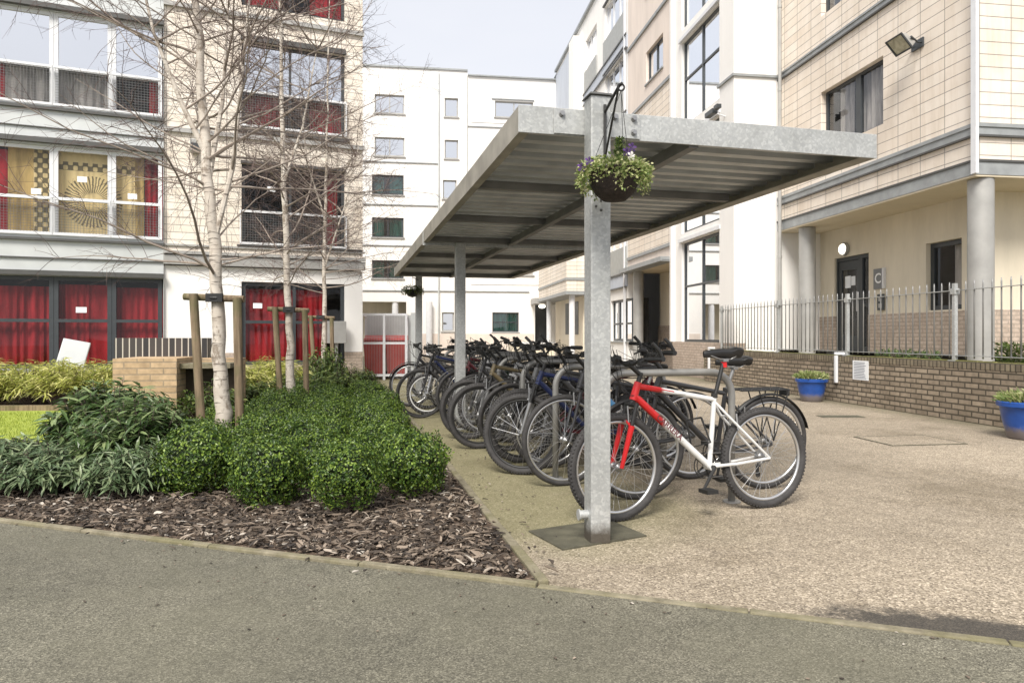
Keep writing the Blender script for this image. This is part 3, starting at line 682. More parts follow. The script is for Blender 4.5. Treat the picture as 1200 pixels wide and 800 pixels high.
# section C: long far part
yC1 = 36.9
gz = hole(X2, 716, 738, 349, 400, 738)
hC = [gz]
floors = [4.05, 7.0, 9.95, 12.75]
wins = []
for z in floors:
    for a_, b_ in ((yB1+.5, yB1+3.1), (yB1+4.4, yB1+6.3)): wins.append((a_, b_, z+.35, z+1.75))
for z in floors[1:]: wins.append((yB1+9.2, yB1+9.9, z+.3, z+1.5))
m = MB(); wall(m, 'y', X2, .22, yB1, yC1, 0, TOPZ, hC+wins); m.build('wall', WHITE, RB)
window(RB, 'y', X2, *gz, DKF, GLS, cols=(gz[0]+(gz[1]-gz[0])*.33, gz[0]+(gz[1]-gz[0])*.66), trans=(gz[2]+(gz[3]-gz[2])*.42,), fw=.09, sill=BEAM)
for h_ in wins: window(RB, 'y', X2, *h_, WHF if h_[1]-h_[0] > 1 else DKF, GLM, cols=(h_[0]+(h_[1]-h_[0])*.33, h_[0]+(h_[1]-h_[0])*.66) if h_[1]-h_[0] > 1 else (), fw=.09)
m = MB()
for z in floors:
    for a_, b_ in ((yB1+.4, yB1+3.2), (yB1+4.3, yB1+6.4)): m.box(X2-.06, X2-.003, a_, b_, z-.62, z+.33)
each(m, 'grey_spandrel', GREYP, RB)
m = MB()
for z in floors:
    m.box(X2-.05, X2-.004, yB1+.02, yB1+6.6, z-1.12, z-.66)
m.box(X2-.04, X2-.002, yB1+7.9, yC1, 7.1, TOPZ-.2); each(m, 'blue_panel', BLUEP, RB)
m = MB(); 
for z in floors: m.box(X2-.09, X2-.055, yB1+.02, yB1+6.6, z-.66, z-.6); m.box(X2-.09, X2-.055, yB1+.02, yB1+6.6, z-1.15, z-1.1); m.box(X2-.08, X2-.004, yB1+.4, yB1+3.2, z+1.78, z+1.84)
each(m, 'dark_trim', DKLINE, RB)
m = MB(); m.box(X2-.45, X2-.003, yB1+6.9, yB1+7.8, 7.3, TOPZ-.6); m.build('projecting_bay', WHITE, RB)
m = MB(); m.box(X2-.12, X2+.6, P2n, yC1, TOPZ, TOPZ+.12); m.box(X1-.12, X1+9.2, y1c-.12, P2n+.1, TOPZ, TOPZ+.12); each(m, 'roof_coping', BEAM, RB)
m = MB(); m.box(X2+.25, X2+12, P2n+.3, 40, .05, TOPZ-.05); 
m2 = MB(); m2.box(X2+2.6, X2+12, P2n+.3, 40, 0, TOPZ-.05); m2.box(X1+2.6, X1+9, y1c+2.5, P2n, SOFZ, TOPZ-.05); m2.build('rear_mass', WHITE, RB)
m = MB(); m.box(X2+.0, X2+12, P2n, 40, TOPZ-.04, TOPZ-.002); m.box(X1, X1+9, y1c, P2n, TOPZ-.04, TOPZ-.002); each(m, 'roof', BEAM, RB)
m = MB(); m.box(X2-.09, X2-.02, yB1+.2, yB1+.3, .1, TOPZ); m.build('downpipe', WHF, RB)
m = MB(); m.box(X2-.05, X2+.0, ry(X2, 735), ry(X2, 716), rz(X2, ry(X2, 735), 318), rz(X2, ry(X2, 735), 288)); m.build('louvre_panel', GREYP, RB)
# cream projecting low bay at the far end
yb0 = 28.6; xb = rx(yb0, 664)
zb0 = rz(xb, yb0, 345); zb1 = 8.5
m = MB(); m.box(xb, X2-.002, yb0, 35.4, zb0+.15, zb1); m.build('bay_wall', CLADL, RB)
m = MB(); m.box(xb-.06, X2-.004, yb0-.06, 35.4, zb0, zb0+.15); m.box(xb-.04, X2-.004, yb0-.04, 35.4, zb0+.62, zb0+.72); each(m, 'bay_band', BEAM, RB)
m = MB(); m.box(xb+.9, X2-.004, yb0+.7, 35.4, 0, zb0); m.build('bay_base', CREAM, RB)
m = MB()
for yy in (yb0+.3, yb0+5.5): m.lathe([(.13, 0), (.13, zb0)], (xb+.3, yy, 0), 16)
m.build('bay_column', WHF, RB, smooth=True)
m = MB(); m.box(xb+.88, xb+.9, yb0+1.6, yb0+2.3, 1.2, 2.7); m.box(xb+.88, xb+.9, yb0+3.6, yb0+4.3, 1.2, 2.7); each(m, 'bay_window', DKF, RB)

# ------------------------------------------------------------------ far building (faces the camera)
FB = empty('apartment_block', 'white five storey apartment block with small windows closing the end of the courtyard', 'building', (0, 0, 0), TH)
yF = 37.0
def fh(x0, x1, t0, t1): return (rx(yF, x0), rx(yF, x1), rz((rx(yF, x0)+rx(yF, x1))/2, yF, t1), rz((rx(yF, x0)+rx(yF, x1))/2, yF, t0))
fw_ = [fh(439, 474, 111, 133), fh(439, 474, 161, 183), fh(436, 473, 205, 228), fh(436, 473, 255, 278), fh(436, 473, 305, 326),
       fh(521, 537, 115, 137), fh(521, 537, 164, 186), fh(519, 535, 211, 233), fh(519, 535, 262, 284), fh(577, 608, 366, 389), fh(518, 532, 366, 388),
       fh(580, 625, 119, 138), fh(580, 625, 305, 322), fh(580, 625, 168, 186)]
door = fh(627, 647, 357, 418)
xl, xr = rx(yF, 330), rx(yF, 656)
rec = (rx(yF, 400), rx(yF, 476), 0, rz(-5, yF, 353))
m = MB(); wall(m, 'x', yF, .25, xl, rx(yF, 548), .0, 15.45, fw_+[rec]); wall(m, 'x', yF, .25, rx(yF, 548), X2+.3, .0, 15.2, fw_+[door]); m.build('wall', WHITE, FB)
for i, h_ in enumerate(fw_):
    big = h_[1]-h_[0] > 1; gm = 2 <= i <= 4 or i == 9
    window(FB, 'x', yF, *h_, DKF if gm else COLM, GLM if gm else GLS, cols=((h_[0]+h_[1])/2,) if big and i != 9 else (), fw=.07, trans=((h_[2]+h_[3])/2,) if i == 9 else (),
           curt=((h_[0], h_[1] if i == 9 else h_[0]+.62, TEAL), (h_[1]-.75, h_[1], TEAL)) if gm else ())
m = MB()
for (a_, b_, py) in ((400, 513, 190), (400, 513, 240), (400, 656, 289), (548, 592, 149), (400, 620, 341), (576, 626, 117)):
    xm = rx(yF, (a_+b_)/2); z = rz(xm, yF, py); m.box(rx(yF, a_), rx(yF, b_), yF-.06, yF-.003, z-.025, z+.025)
each(m, 'string_band', BEAM, FB)
m = MB(); m.box(xl, rx(yF, 548), yF-.08, yF+.6, 15.45, 15.54); m.box(rx(yF, 548)+.01, X2, yF-.12, yF+.6, 15.2, 15.27); each(m, 'roof_coping', BEAM, FB)
m = MB(); m.tube([(rx(yF, 514), yF-.08, 0), (rx(yF, 514), yF-.08, 15.3)], .05, 8); m.build('downpipe', METALP, FB)
m = MB()
for h_ in fw_: m.box(h_[0]-.06, h_[1]+.06, yF-.07, yF-.004, h_[2]-.07, h_[2]-.01)
each(m, 'sill', COLM, FB)
m = MB(); m.box(rx(yF, 548)-.03, rx(yF, 548)+.01, yF-.03, yF-.003, 4.5, 15.2)
for zz in (3.9, 6.85, 9.8, 12.7): m.box(rx(yF, 552), rx(yF, 640), yF-.02, yF-.003, zz, zz+.02)
each(m, 'movement_joint', COLM, FB)
m = MB(); m.box(xl, X2+.2, yF+3, yF+9, 0, 15.3); each(m, 'rear_mass', WHITE, FB)
m = MB(); m.box(xl, X2+.2, yF+.25, yF+9, 15.1, 15.19); each(m, 'roof', BEAM, FB)
m = MB(); m.box(rec[0]-.5, rec[1]+.5, yF+1.6, yF+1.8, 0, 4); m.build('recessed_wall', CREAM, FB)
m = MB(); m.lathe([(.17, 0), (.17, rec[3])], (rx(yF, 463), yF+.2, 0), 16); m.lathe([(.17, 0), (.17, rec[3])], (rx(yF, 503), yF-.25, 0), 16); m.build('column', WHF, FB, smooth=True)
m = MB(); m.box(door[0]-.02, door[1]+.02, yF+.6, yF+.65, 0, door[3]+.1); each(m, 'entrance_door', DKF, FB)
m = MB(); m.box(door[0]-.25, door[1]+.3, yF-1.3, yF-.01, door[3], door[3]+.3); m.build('entrance_canopy', COLM, FB)
m = MB(); m.ell(((door[0]+door[1])/2-.15, yF-.35, door[3]-.1), (.2, .2, .12), 12, 6); m.build('entrance_light', LAMP, FB, smooth=True)
m = MB(); m.box(rx(yF, 480), rx(yF, 625), yF-.06, yF-.003, 0, 1.25); m.build('brick_plinth', CLADP, FB)
# louvred low planter wall in front of the entrance
pW = empty('planter_wall', 'low cream retaining wall in front of the far entrance', 'wall', (0, 0, 0), TH)
m = MB(); m.box(rx(32, 600), rx(32, 650), 32, 33.4, 0, .75); m.build('wall_body', CREAM, pW); m = MB(); m.box(rx(32, 600)-.03, rx(32, 650)+.03, 31.97, 33.43, .752, .82); m.build('coping', WHF, pW)

# ------------------------------------------------------------------ left-hand building
LB = empty('apartment_block', 'cream tiled apartment block with red curtained windows behind the birch trees', 'building', (0, 0, 0), TL)
xR = lx(425); xa = lx(192); xw0, xw1 = lx(283), lx(404); xLend = -15.0
rows = [(.46, 2.40), (3.26, 5.14), (5.98, 7.98), (8.80, 10.7)]
# windows of the left part: three bays seen plus more out of frame
bw = (lx(190)-lx(130)); pit = 1.26
leftbays = []
edges = [(lx(131), lx(190)), (lx(63), lx(131)-.0), (lx(63)-1.36, lx(63)), (lx(63)-2.72, lx(63)-1.36), (lx(63)-4.08, lx(63)-2.72), (lx(63)-5.44, lx(63)-4.08)]
x_left_band = edges[-1][0]
hl = [(x_left_band, lx(191.5), z0, z1) for z0, z1 in rows]
hr = [(xw0, xw1, z0, z1) for z0, z1 in rows]
TOPL = 11.6
m = MB(); wall(m, 'x', YL, .22, xa, xR, 3.05, TOPL, hr[1:]); m.build('wall', CLADL, LB)
m = MB(); wall(m, 'x', YL+.02, .2, xa, xR, .75, 2.72, [hr[0]]); m.build('ground_floor_wall', WHITE, LB)
m = MB(); wall(m, 'x', YL+.0, .22, xa, xR, 0, .75, [hr[0]]); m.build('brick_plinth', BRICKP, LB)
m = MB(); wall(m, 'x', YL-.05, .25, xLend, xa, 0, TOPL, hl); m.build('panel_wall', METALP, LB)
m = MB(); m.box(xR-.2, xR, YL+.22, YL+12, 0, TOPL); m.box(xLend, xR-.2, YL+2.6, YL+12, 0, TOPL-.1); each(m, 'rear_mass', CLADL, LB)
m = MB(); m.box(xLend, xR, YL+.2, YL+12, TOPL-.08, TOPL-.01); each(m, 'roof', BEAM, LB)
# bands
m = MB(); m.box(xa, xR+.05, YL-.1, YL-.004, 2.74, 2.95); m.box(xa, xR+.05, YL-.14, YL-.005, 2.97, 3.04); m.box(xa, xR+.05, YL-.05, YL-.004, 3.16, 3.2)
for z in (5.7, 8.5): m.box(xa, xR+.03, YL-.07, YL-.004, z, z+.1)
each(m, 'string_band', COLM, LB)
m = MB()
for z in (2.41, 5.18, 8.0): m.box(xLend, xa+.01, YL-.16, YL-.054, z, z+.1)
for z in (3.14, 5.88, 8.68): m.box(xLend, xa+.01, YL-.13, YL-.055, z, z+.05)
m.box(xw0-.02, xw1+.02, YL-.08, YL-.004, 7.98, 8.1); m.box(xw0-.02, xw1+.02, YL-.06, YL-.004, 5.14, 5.2); m.box(xw0-.1, xw1+.1, YL-.08, YL-.006, 5.85, 5.92); m.box(xw0-.1, xR, YL-.08, YL-.006, 3.22, 3.25)
m.box(xLend, xa+.01, YL-.09, YL-.054, 2.76, 2.79); m.box(xLend, xa+.01, YL-.09, YL-.054, 5.5, 5.52)
each(m, 'dark_trim', DKLINE, LB)
TAPX = lx(97)
for ri, (z0, z1) in enumerate(rows):
    tr = z0+(z1-z0)*(.57 if ri == 0 else .42)
    for bi, (u0, u1) in enumerate(edges):
        if ri == 0:
            window(LB, 'x', YL-.05, u0, u1, z0, z1, DKF, GLA, trans=(tr-.1,), fw=.085, curt=((u0, u1, RED, z0, z1-.22+random.uniform(0, .08)),), rec=.05)
        elif ri == 1:
            c = {0: ((u0, u0+.42, TAP), (u0+.42, u0+.6, YEL), (u0+.62, u1, RED)), 1: ((u0, u1, TAP),), 2: ((u0, u0+.52, RED, z0, z1-.1), (u0+.5, u0+.95, YEL), (u0+.95, u1, TAP))}.get(bi, ((u0, u0+.5, RED), (u1-.4, u1, RED)))
            window(LB, 'x', YL-.05, u0, u1, z0, z1, WHF, GLA, trans=(tr,), fw=.08, curt=c, rec=.05)
        else:
            window(LB, 'x', YL-.05, u0, u1, z0, z1, WHF, GLS, trans=(tr,), fw=.08, curt=((u0, u0+.95, CURT, z0, tr), (u0+.95, u1, YEL, z0, tr)) if bi == 1 else ((u0, u0+.45, RED, z0, tr), (u0+.45, u1, CURT, z0, tr)) if bi == 2 else ((u0+.7, u1, RED, z0, tr),), rec=.05, gl2=GLA)
    u0, u1 = xw0, xw1
    if ri == 0: window(LB, 'x', YL, u0, u1, z0, z1, DKF, GLA, cols=((u0+u1)/2,), trans=(tr-.1,), fw=.09, curt=((u0, u0+1.35, RED, z0, z1-.15), (u1-1.15, u1-.4, RED, z0, z1-.15)), rec=.09)
    elif ri == 1: window(LB, 'x', YL, u0, u1, z0, z1, DKF, GLA, cols=(u0+(u1-u0)*.46,), trans=(tr,), fw=.07, curt=((u1-.4, u1-.15, RED),), rec=.09, depth=.9)
    else: window(LB, 'x', YL, u0, u1, z0, z1, DKF, GLS, cols=(u0+(u1-u0)*.46,), trans=(tr,), fw=.07, curt=((u0, u0+.9, RED, z0, tr), (u1-.8, u1, RED, z0, tr)), rec=.09, gl2=GLA)
# mesh guards in front of the lower halves
def guard(u0, u1, z0, z1, y):
    m = MB(); n = int((u1-u0)/.055)
    for i in range(n+1): u = u0+(u1-u0)*i/n; m.box(u-.0025, u+.0025, y, y+.005, z0, z1)
    k = int((z1-z0)/.055)
    for j in range(k+1): z = z0+(z1-z0)*j/k; m.box(u0, u1, y-.006, y-.0005, z-.0025, z+.0025)
    o = m.build('mesh_guard', PURL, LB)
    m = MB(); m.box(u0-.03, u1+.03, y-.02, y+.02, z1, z1+.05); m.box(u0-.03, u1+.03, y-.02, y+.02, z0-.05, z0); m.box(u0-.06, u0-.03, y-.02, y+.02, z0-.05, z1+.05); m.box(u1+.03, u1+.06, y-.02, y+.02, z0-.05, z1+.05)
    m.build('guard_frame', WHF, o)
for ri in (1, 2):
    z0, z1 = rows[ri]; tr = z0+(z1-z0)*.42
    for (u0, u1) in edges[:4]: guard(u0+.05, u1-.05, z0+.05, tr-.05, YL-.10)
    guard(xw0+.02, xw1-.02, z0+.05, tr-.05, YL-.06)
# small notices stuck inside the ground-floor glass
m = MB()
for px, py in ((95, 363), (302, 358)):
    x = lx(px); z = lz(px, py); yy = (YL-.05 if px < 200 else YL)+.07; m.box(x-.1, x+.1, yy, yy+.004, z-.06, z+.06)
for px, py in ((96, 210), (42, 224), (155, 230), (318, 221)):
    x = lx(px); z = lz(px, py); yy = (YL-.05 if px < 200 else YL)+.07; m.box(x-.09, x+.09, yy, yy+.004, z-.06, z+.06)
each(m, 'window_notice', PAPER, LB)
# wall floodlight between the windows, seen behind the first birch
fl = empty('bulkhead_light', 'small grey wall light high on the cream tiles behind the nearest birch', 'wall light', (0, 0, 0), TL)
x = lx(229); z = lz(229, 172); m = MB(); m.box(x-.1, x+.1, YL-.25, YL-.02, z-.16, z+.12); m.build('housing', COLM, fl, bevel=.02); m = MB(); m.box(x-.08, x+.08, YL-.27, YL-.253, z-.12, z+.02); m.build('lens', DKF, fl)
ub = empty('meter_box', 'grey metal box on the wall beside the right-hand ground floor window', 'utility box', (0, 0, 0), TL)
x = lx(393); z = lz(393, 390); m = MB(); m.box(x-.22, x+.22, YL-.3, YL-.12, z-.25, z+.28); m.build('cabinet', COLM, ub, bevel=.01); m = MB(); m.tube([(x, YL-.2, 0), (x, YL-.2, z-.25)], .04, 8); m.build('support', COLM, ub)

# ------------------------------------------------------------------ tan brick box with black soldier course, leaning board
TB = empty('brick_planter', 'tan brick planter with a black soldier course behind the first birch', 'planter', (0, 0, 0), R(9))
c9, s9 = math.cos(R(9)), math.sin(R(9))
def tbx(px, yp): k = (px-600)/800; return yp*(s9+k*c9)/(c9-k*s9)
yq = 8.9
def tz(px, py, yp): x = tbx(px, yp); return H+(393-py)/800*(x*s9+yp*c9)
x0, x1 = tbx(132, yq), tbx(207, yq); zt = tz(160, 420, yq); zs = tz(160, 397, yq+.5)
m = MB(); m.box(x0, x1, yq, yq+.85, 0, zt-.001); m.box(x1, x1+.62, yq+.62, yq+.85, 0, zt-.02); m.build('tan_brickwork', BRICKT, TB)
ysd = yq+.852; m = MB(); m.box(tbx(134, ysd), tbx(243, ysd), ysd, ysd+.215, tz(180, 420, ysd)-.01, tz(180, 396, ysd)); m.build('soldier_course', SOLD, TB)
m = MB(); m.box(tbx(134, ysd)+.01, tbx(243, ysd)-.01, ysd+.005, ysd+.2, 0, tz(180, 420, ysd)-.012); m.build('backing_wall', BRICKT, TB)
m = MB(); m.box(x1+.002, x1+.6, yq+.1, yq+.615, zt-.13, zt-.07); m.build('slab', KERB, TB)
m = MB(); m.box(x1+.002, x1+.6, yq+.35, yq+.36, 0, zt-.135); m.build('recess_shade_panel', BARK_SOIL, TB)  # dark soil-coloured panel stands in for the shade below the slab
bd = empty('leaning_board', 'pale grey board leaning against the red curtained ground floor window', 'board', (0, 0, 0), TL)
x = lx(78, 15.6); m = MB(); M4 = Matrix.Translation((x, 15.7, .42)) @ Matrix.Rotation(R(12), 4, 'Y') @ Matrix.Rotation(R(-14), 4, 'X')
m.box(-.24, .24, -.03, .03, 0, .66, M4); m.build('panel', METALP, bd, bevel=.015); m = MB(); m.box(-.25, .55, -.1, .12, 0, .42, Matrix.Translation((x, 15.75, 0))); m.build('base_block', WHITE, bd)

# ------------------------------------------------------------------ bin store + red bins
BS = empty('bin_store', 'pale framed mesh bin enclosure at the end of the hedge', 'bin store', (0, 0, 0), TH)
yb = 18.0; x0, x1 = rx(yb, 424), rx(yb, 476); zt = rz(x0, yb, 367)
m = MB()
for u in (x0, (x0+x1)/2, x1): m.box(u-.03, u+.03, yb-.03, yb+.03, 0, zt)
for u in (x0, x1): m.box(u-.03, u+.03, yb+1.3, yb+1.36, 0, zt)
for z in (.12, .95, zt-.03): m.box(x0+.03, x1-.03, yb-.025, yb+.025, z-.03, z+.03)
for u in (x0, x1): m.box(u-.025, u+.025, yb+.03, yb+1.3, zt-.06, zt)
m.build('frame', WHF, BS)
m = MB()
n = 28
for i in range(n+1): u = x0+(x1-x0)*i/n; m.box(u-.003, u+.003, yb-.003, yb+.003, .12, zt-.05)
m.build('mesh_panel', COLM, BS)
m = MB(); m.box(x0+.03, x1+.3, yb+1.4, yb+1.44, 0, zt); m.build('rear_panel', METALP, BS); m = MB(); m.box(x1+.12, x1+.36, yb+.0, yb+.05, 0, zt+.02); m.build('side_panel', METALP, BS)
for i, (c, lab) in enumerate(((.27, 'red wheeled bin on the left inside the bin enclosure'), (.77, 'red wheeled bin on the right inside the bin enclosure'))):
    bx = x0+(x1-x0)*c; b = empty('wheeled_bin', lab, 'bin', (bx*cR-(yb+.6)*sR, bx*sR+(yb+.6)*cR, 0), TH, 'red bins in the enclosure')
    m = MB(); m.v = [(-.24,-.3,.12),(.24,-.3,.12),(.24,.25,.12),(-.24,.25,.12),(-.29,-.36,1.02),(.29,-.36,1.02),(.29,.33,1.02),(-.29,.33,1.02)]; m.f = [(0,3,2,1),(4,5,6,7),(0,1,5,4),(1,2,6,5),(2,3,7,6),(3,0,4,7)]
    m.build('body', BINR, b, bevel=.03)
    m = MB(); m.v = [(-.31,-.4,1.025),(.31,-.4,1.025),(.31,.36,1.025),(-.31,.36,1.025),(-.26,-.34,1.08),(.26,-.34,1.08),(.29,.34,1.16),(-.29,.34,1.16)]; m.f = [(0,3,2,1),(4,5,6,7),(0,1,5,4),(1,2,6,5),(2,3,7,6),(3,0,4,7)]
    m.build('lid', BINR, b, bevel=.01)
    for s in (-1, 1): m = MB(); m.torus((s*.26, .22, .1), .07, .03, 16, 8, 'y'); m.tube([(s*.26, .19, .1), (s*.26, .25, .1)], .07, 12); o = m.build('wheel', BLK, b); 
# cage behind: metal palisade gate section
# ------------------------------------------------------------------ garden wall, railing, pots
GW = empty('garden_wall', 'low brown brick retaining wall carrying the railing on the right', 'wall', (0, 0, 0), TH)
yw1 = ry(XW, 826)
m = MB(); m.box(XW, XW+.22, 3.5, yw1, 0, .70); m.box(XW+.22, XW+2.0, yw1-.22, yw1, 0, .70); m.build('brickwork', BRICKW, GW)
m = MB(); m.box(XW-.004, XW+.226, 3.5, yw1+.004, .702, .80); m.box(XW+.226, XW+2.0, yw1-.226, yw1+.004, .702, .80); m.build('coping', CAPB, GW, bevel=.008)
m = MB(); 
rn = random.Random(5); y = 3.6
while y < yw1-.1:
    L = rn.uniform(.1, .5); m.box(XW+.06+rn.uniform(0, .03), XW+.19+rn.uniform(-.03, 0), y, min(y+L, yw1-.05), .80, .808+rn.random()*.008); y += L+rn.uniform(.0, .1)
m.build('moss_strip', MOSS, GW)
RF = empty('railing', 'grey steel vertical bar railing on top of the brick wall', 'railing', (0, 0, 0), TH)
xf = XW+.13
posts = [ry(XW, p) for p in (840, 905, 985, 1109)]; dp = posts[2]-posts[3]
posts += [posts[3]-dp, posts[3]-2*dp]
posts.sort(); ys, ye = posts[0], posts[-1]
def f_rail(t): 
    f_galv(t)
m = MB(); m.box(xf-.02, xf+.02, ys, ye, 1.765, 1.775); m.box(xf-.02, xf+.02, ys, ye, .87, .88); m.box(xf, xf+1.6, ye-.02, ye+.02, 1.765, 1.775); m.box(xf, xf+1.6, ye-.02, ye+.02, .87, .88); m.build('rail', GALV, RF)
for y in posts:
    m = MB(); m.box(xf-.025, xf+.025, y-.025, y+.025, .80, 1.87); m.box(xf-.06, xf+.06, y-.06, y+.06, .80, .812); m.box(xf-.04, xf+.04, y-.04, y+.04, 1.72, 1.80); m.build('post', GALV, RF)
RAILM = M('dull_galvanised_bar', (.30, .30, .295), .5, .4, var=.2, vs=3)
barm = MB(); barm.tube([(0, 0, .84), (0, 0, 1.84), (0, 0, 1.89)], [.010, .010, .005], 6); bme = barm.mesh('bar', RAILM, True)
y = ys+.14; nb = 0
while y < ye and nb < 96:
    if min(abs(y-p) for p in posts) > .05: link(bme, 'bar', RF, (xf, y, 0)); nb += 1
    y += .143
for i in range(1, 10):
    if nb < 99: link(bme, 'bar', RF, (xf+.15*i, ye, 0)); nb += 1
# white conduit and notice on wall
pc = empty('white_overflow_pipe', 'white plastic pipe bent over the top of the brick wall beside the notice', 'pipe', (0, 0, 0), TH)
y = ry(XW-.03, 980); m = MB(); m.box(XW-.06, XW-.01, y-.03, y+.03, .33, .80); m.box(XW-.06, XW+.12, y-.03, y+.03, .812, .86); m.build('pipe_run', WHF, pc, bevel=.01)
y = ry(XW-.03, 831); pc = empty('white_overflow_pipe', 'white plastic pipe bent over the far end of the brick wall', 'pipe', (0, 0, 0), TH)
m = MB(); m.box(XW-.06, XW-.01, y-.03, y+.03, .3, .80); m.box(XW-.06, XW+.12, y-.03, y+.03, .812, .86); m.build('pipe_run', WHF, pc, bevel=.01)
nw = empty('wall_notice', 'white printed notice fixed to the brick wall', 'notice', (0, 0, 0), TH)
ya, yb_ = ry(XW, 1018), ry(XW, 1000); za, zb = rz(XW, ya, 446), rz(XW, ya, 423)
m = MB(); m.box(XW-.012, XW-.002, ya, yb_, za, zb); m.build('sheet', PAPER, nw)
m = MB(); n = 11
for i in range(n):
    z = zb-.03-(zb-za-.06)*i/(n-1); m.box(XW-.0145, XW-.0122, ya+.035+rn.uniform(0, .06), yb_-.035, z-.004, z+.004)
m.build('print_lines', INK, nw)
# building signs / light / intercom
sg = empty('entrance_sign', 'grey sign with a white letter C beside the dark entrance door', 'sign', (0, 0, 0), TH)
ya, yb_ = ry(XD, 1036), ry(XD, 1025); za, zb = rz(XD, ya, 338), rz(XD, ya, 314)
m = MB(); m.box(XD-.03, XD-.002, ya, yb_, za, zb); m.build('plate', SIGNG, sg); m = MB(); m.box(XD-.06, XD-.002, ya-.06, ya-.01, za, zb); m.build('edge_strip', WHF, sg)
MF = Matrix.Translation((XD-.0345, (ya+yb_)/2, (za+zb)/2)) @ Matrix(((0, 0, -1, 0), (-1, 0, 0, 0), (0, 1, 0, 0), (0, 0, 0, 1)))
text_mesh('C', .30, SIGNW, 'lettering', sg, MF, .004)
it = empty('door_entry_panel', 'small dark door entry panel below the letter C sign', 'entry panel', (0, 0, 0), TH)
y = ry(XD, 1034); z = rz(XD, y, 354); m = MB(); m.box(XD-.05, XD-.022, y-.1, y+.1, z-.17, z+.17); m.build('panel', DKF, it); m = MB(); m.box(XD-.056, XD-.051, y-.05, y+.05, z+.02, z+.12); m.box(XD-.056, XD-.051, y-.05, y+.05, z-.12, z-.03); m.build('buttons', COLM, it)
wl = empty('round_wall_light', 'lit round bulkhead light above the dark entrance door', 'wall light', (0, 0, 0), TH)
y = ry(XD, 991); z = rz(XD, y, 292); Mx = Matrix.Translation((XD-.01, y, z)) @ Matrix.Rotation(R(-90), 4, 'Y')
me = MB().lathe([(0, 0), (.155, 0), (.155, .06), (.13, .075), (.125, .065)], n=32); o = me.build('rim', COLM, wl, smooth=True); o.data.transform(Mx)
me = MB().lathe([(.127, .06), (.11, .10), (.06, .12), (0, .125)], n=32); o = me.build('diffuser', LAMP, wl, smooth=True); o.data.transform(Mx)
# floodlight on the tile wall
fd = empty('floodlight', 'grey floodlight on a bracket high on the cream tile wall', 'floodlight', (0, 0, 0), TH)
y = ry(X1-.35, 1055); z = rz(X1-.35, y, 50)
Mf = Matrix.Translation((X1-.33, y, z)) @ Matrix.Rotation(R(48), 4, 'Y') @ Matrix.Diagonal((.82, .82, .82, 1))
m = MB(); m.v = [tuple(Mf @ Vector(p)) for p in ((-.19,-.24,-.07),(.19,-.24,-.07),(.19,.24,-.07),(-.19,.24,-.07),(-.12,-.15,.10),(.17,-.19,.12),(.17,.19,.12),(-.12,.15,.10))]; m.f = [(0,3,2,1),(4,5,6,7),(0,1,5,4),(1,2,6,5),(2,3,7,6),(3,0,4,7)]
m.build('housing', COLM, fd, bevel=.02)
m = MB(); m.box(-.2, .2, -.25, -.215, -.095, -.065, Mf); m.box(-.2, .2, .215, .25, -.095, -.065, Mf); m.box(-.2, -.17, -.215, .215, -.095, -.065, Mf); m.box(.17, .2, -.215, .215, -.095, -.065, Mf); m.build('lens_frame', DKF, fd)
m = MB(); m.box(-.168, .168, -.213, .213, -.078, -.072, Mf); m.build('lens', M('floodlight_lens', (.42, .40, .30), .15, var=.3, vs=12), fd)
m = MB(); m.tube([(X1-.3, y-.2, z+.02), (X1-.1, y-.1, z-.02), (X1-.0, y-.1, z-.02)], .018, 8); m.tube([(X1-.3, y+.2, z+.02), (X1-.1, y+.1, z-.02), (X1-.0, y+.1, z-.02)], .018, 8); m.box(X1-.03, X1-.002, y-.14, y+.14, z-.1, z+.06); m.build('bracket', DKF, fd)
cc = empty('security_camera', 'small twin security camera above the shelter roof on the white glazed bay', 'security camera', (0, 0, 0), TH)
y = ry(X2-.3, 832); z = rz(X2-.3, y, 135); m = MB(); m.box(X2-.4, X2-.25, y-.35, y+.1, z-.06, z+.06); m.box(X2-.4, X2-.28, y-.62, y-.42, z-.02, z+.08); m.build('housing', DKF, cc, bevel=.01); m = MB(); m.tube([(X2-.3, y-.2, z), (X2+.06, y-.2, z-.1)], .02, 8); m.build('bracket', WHF, cc)

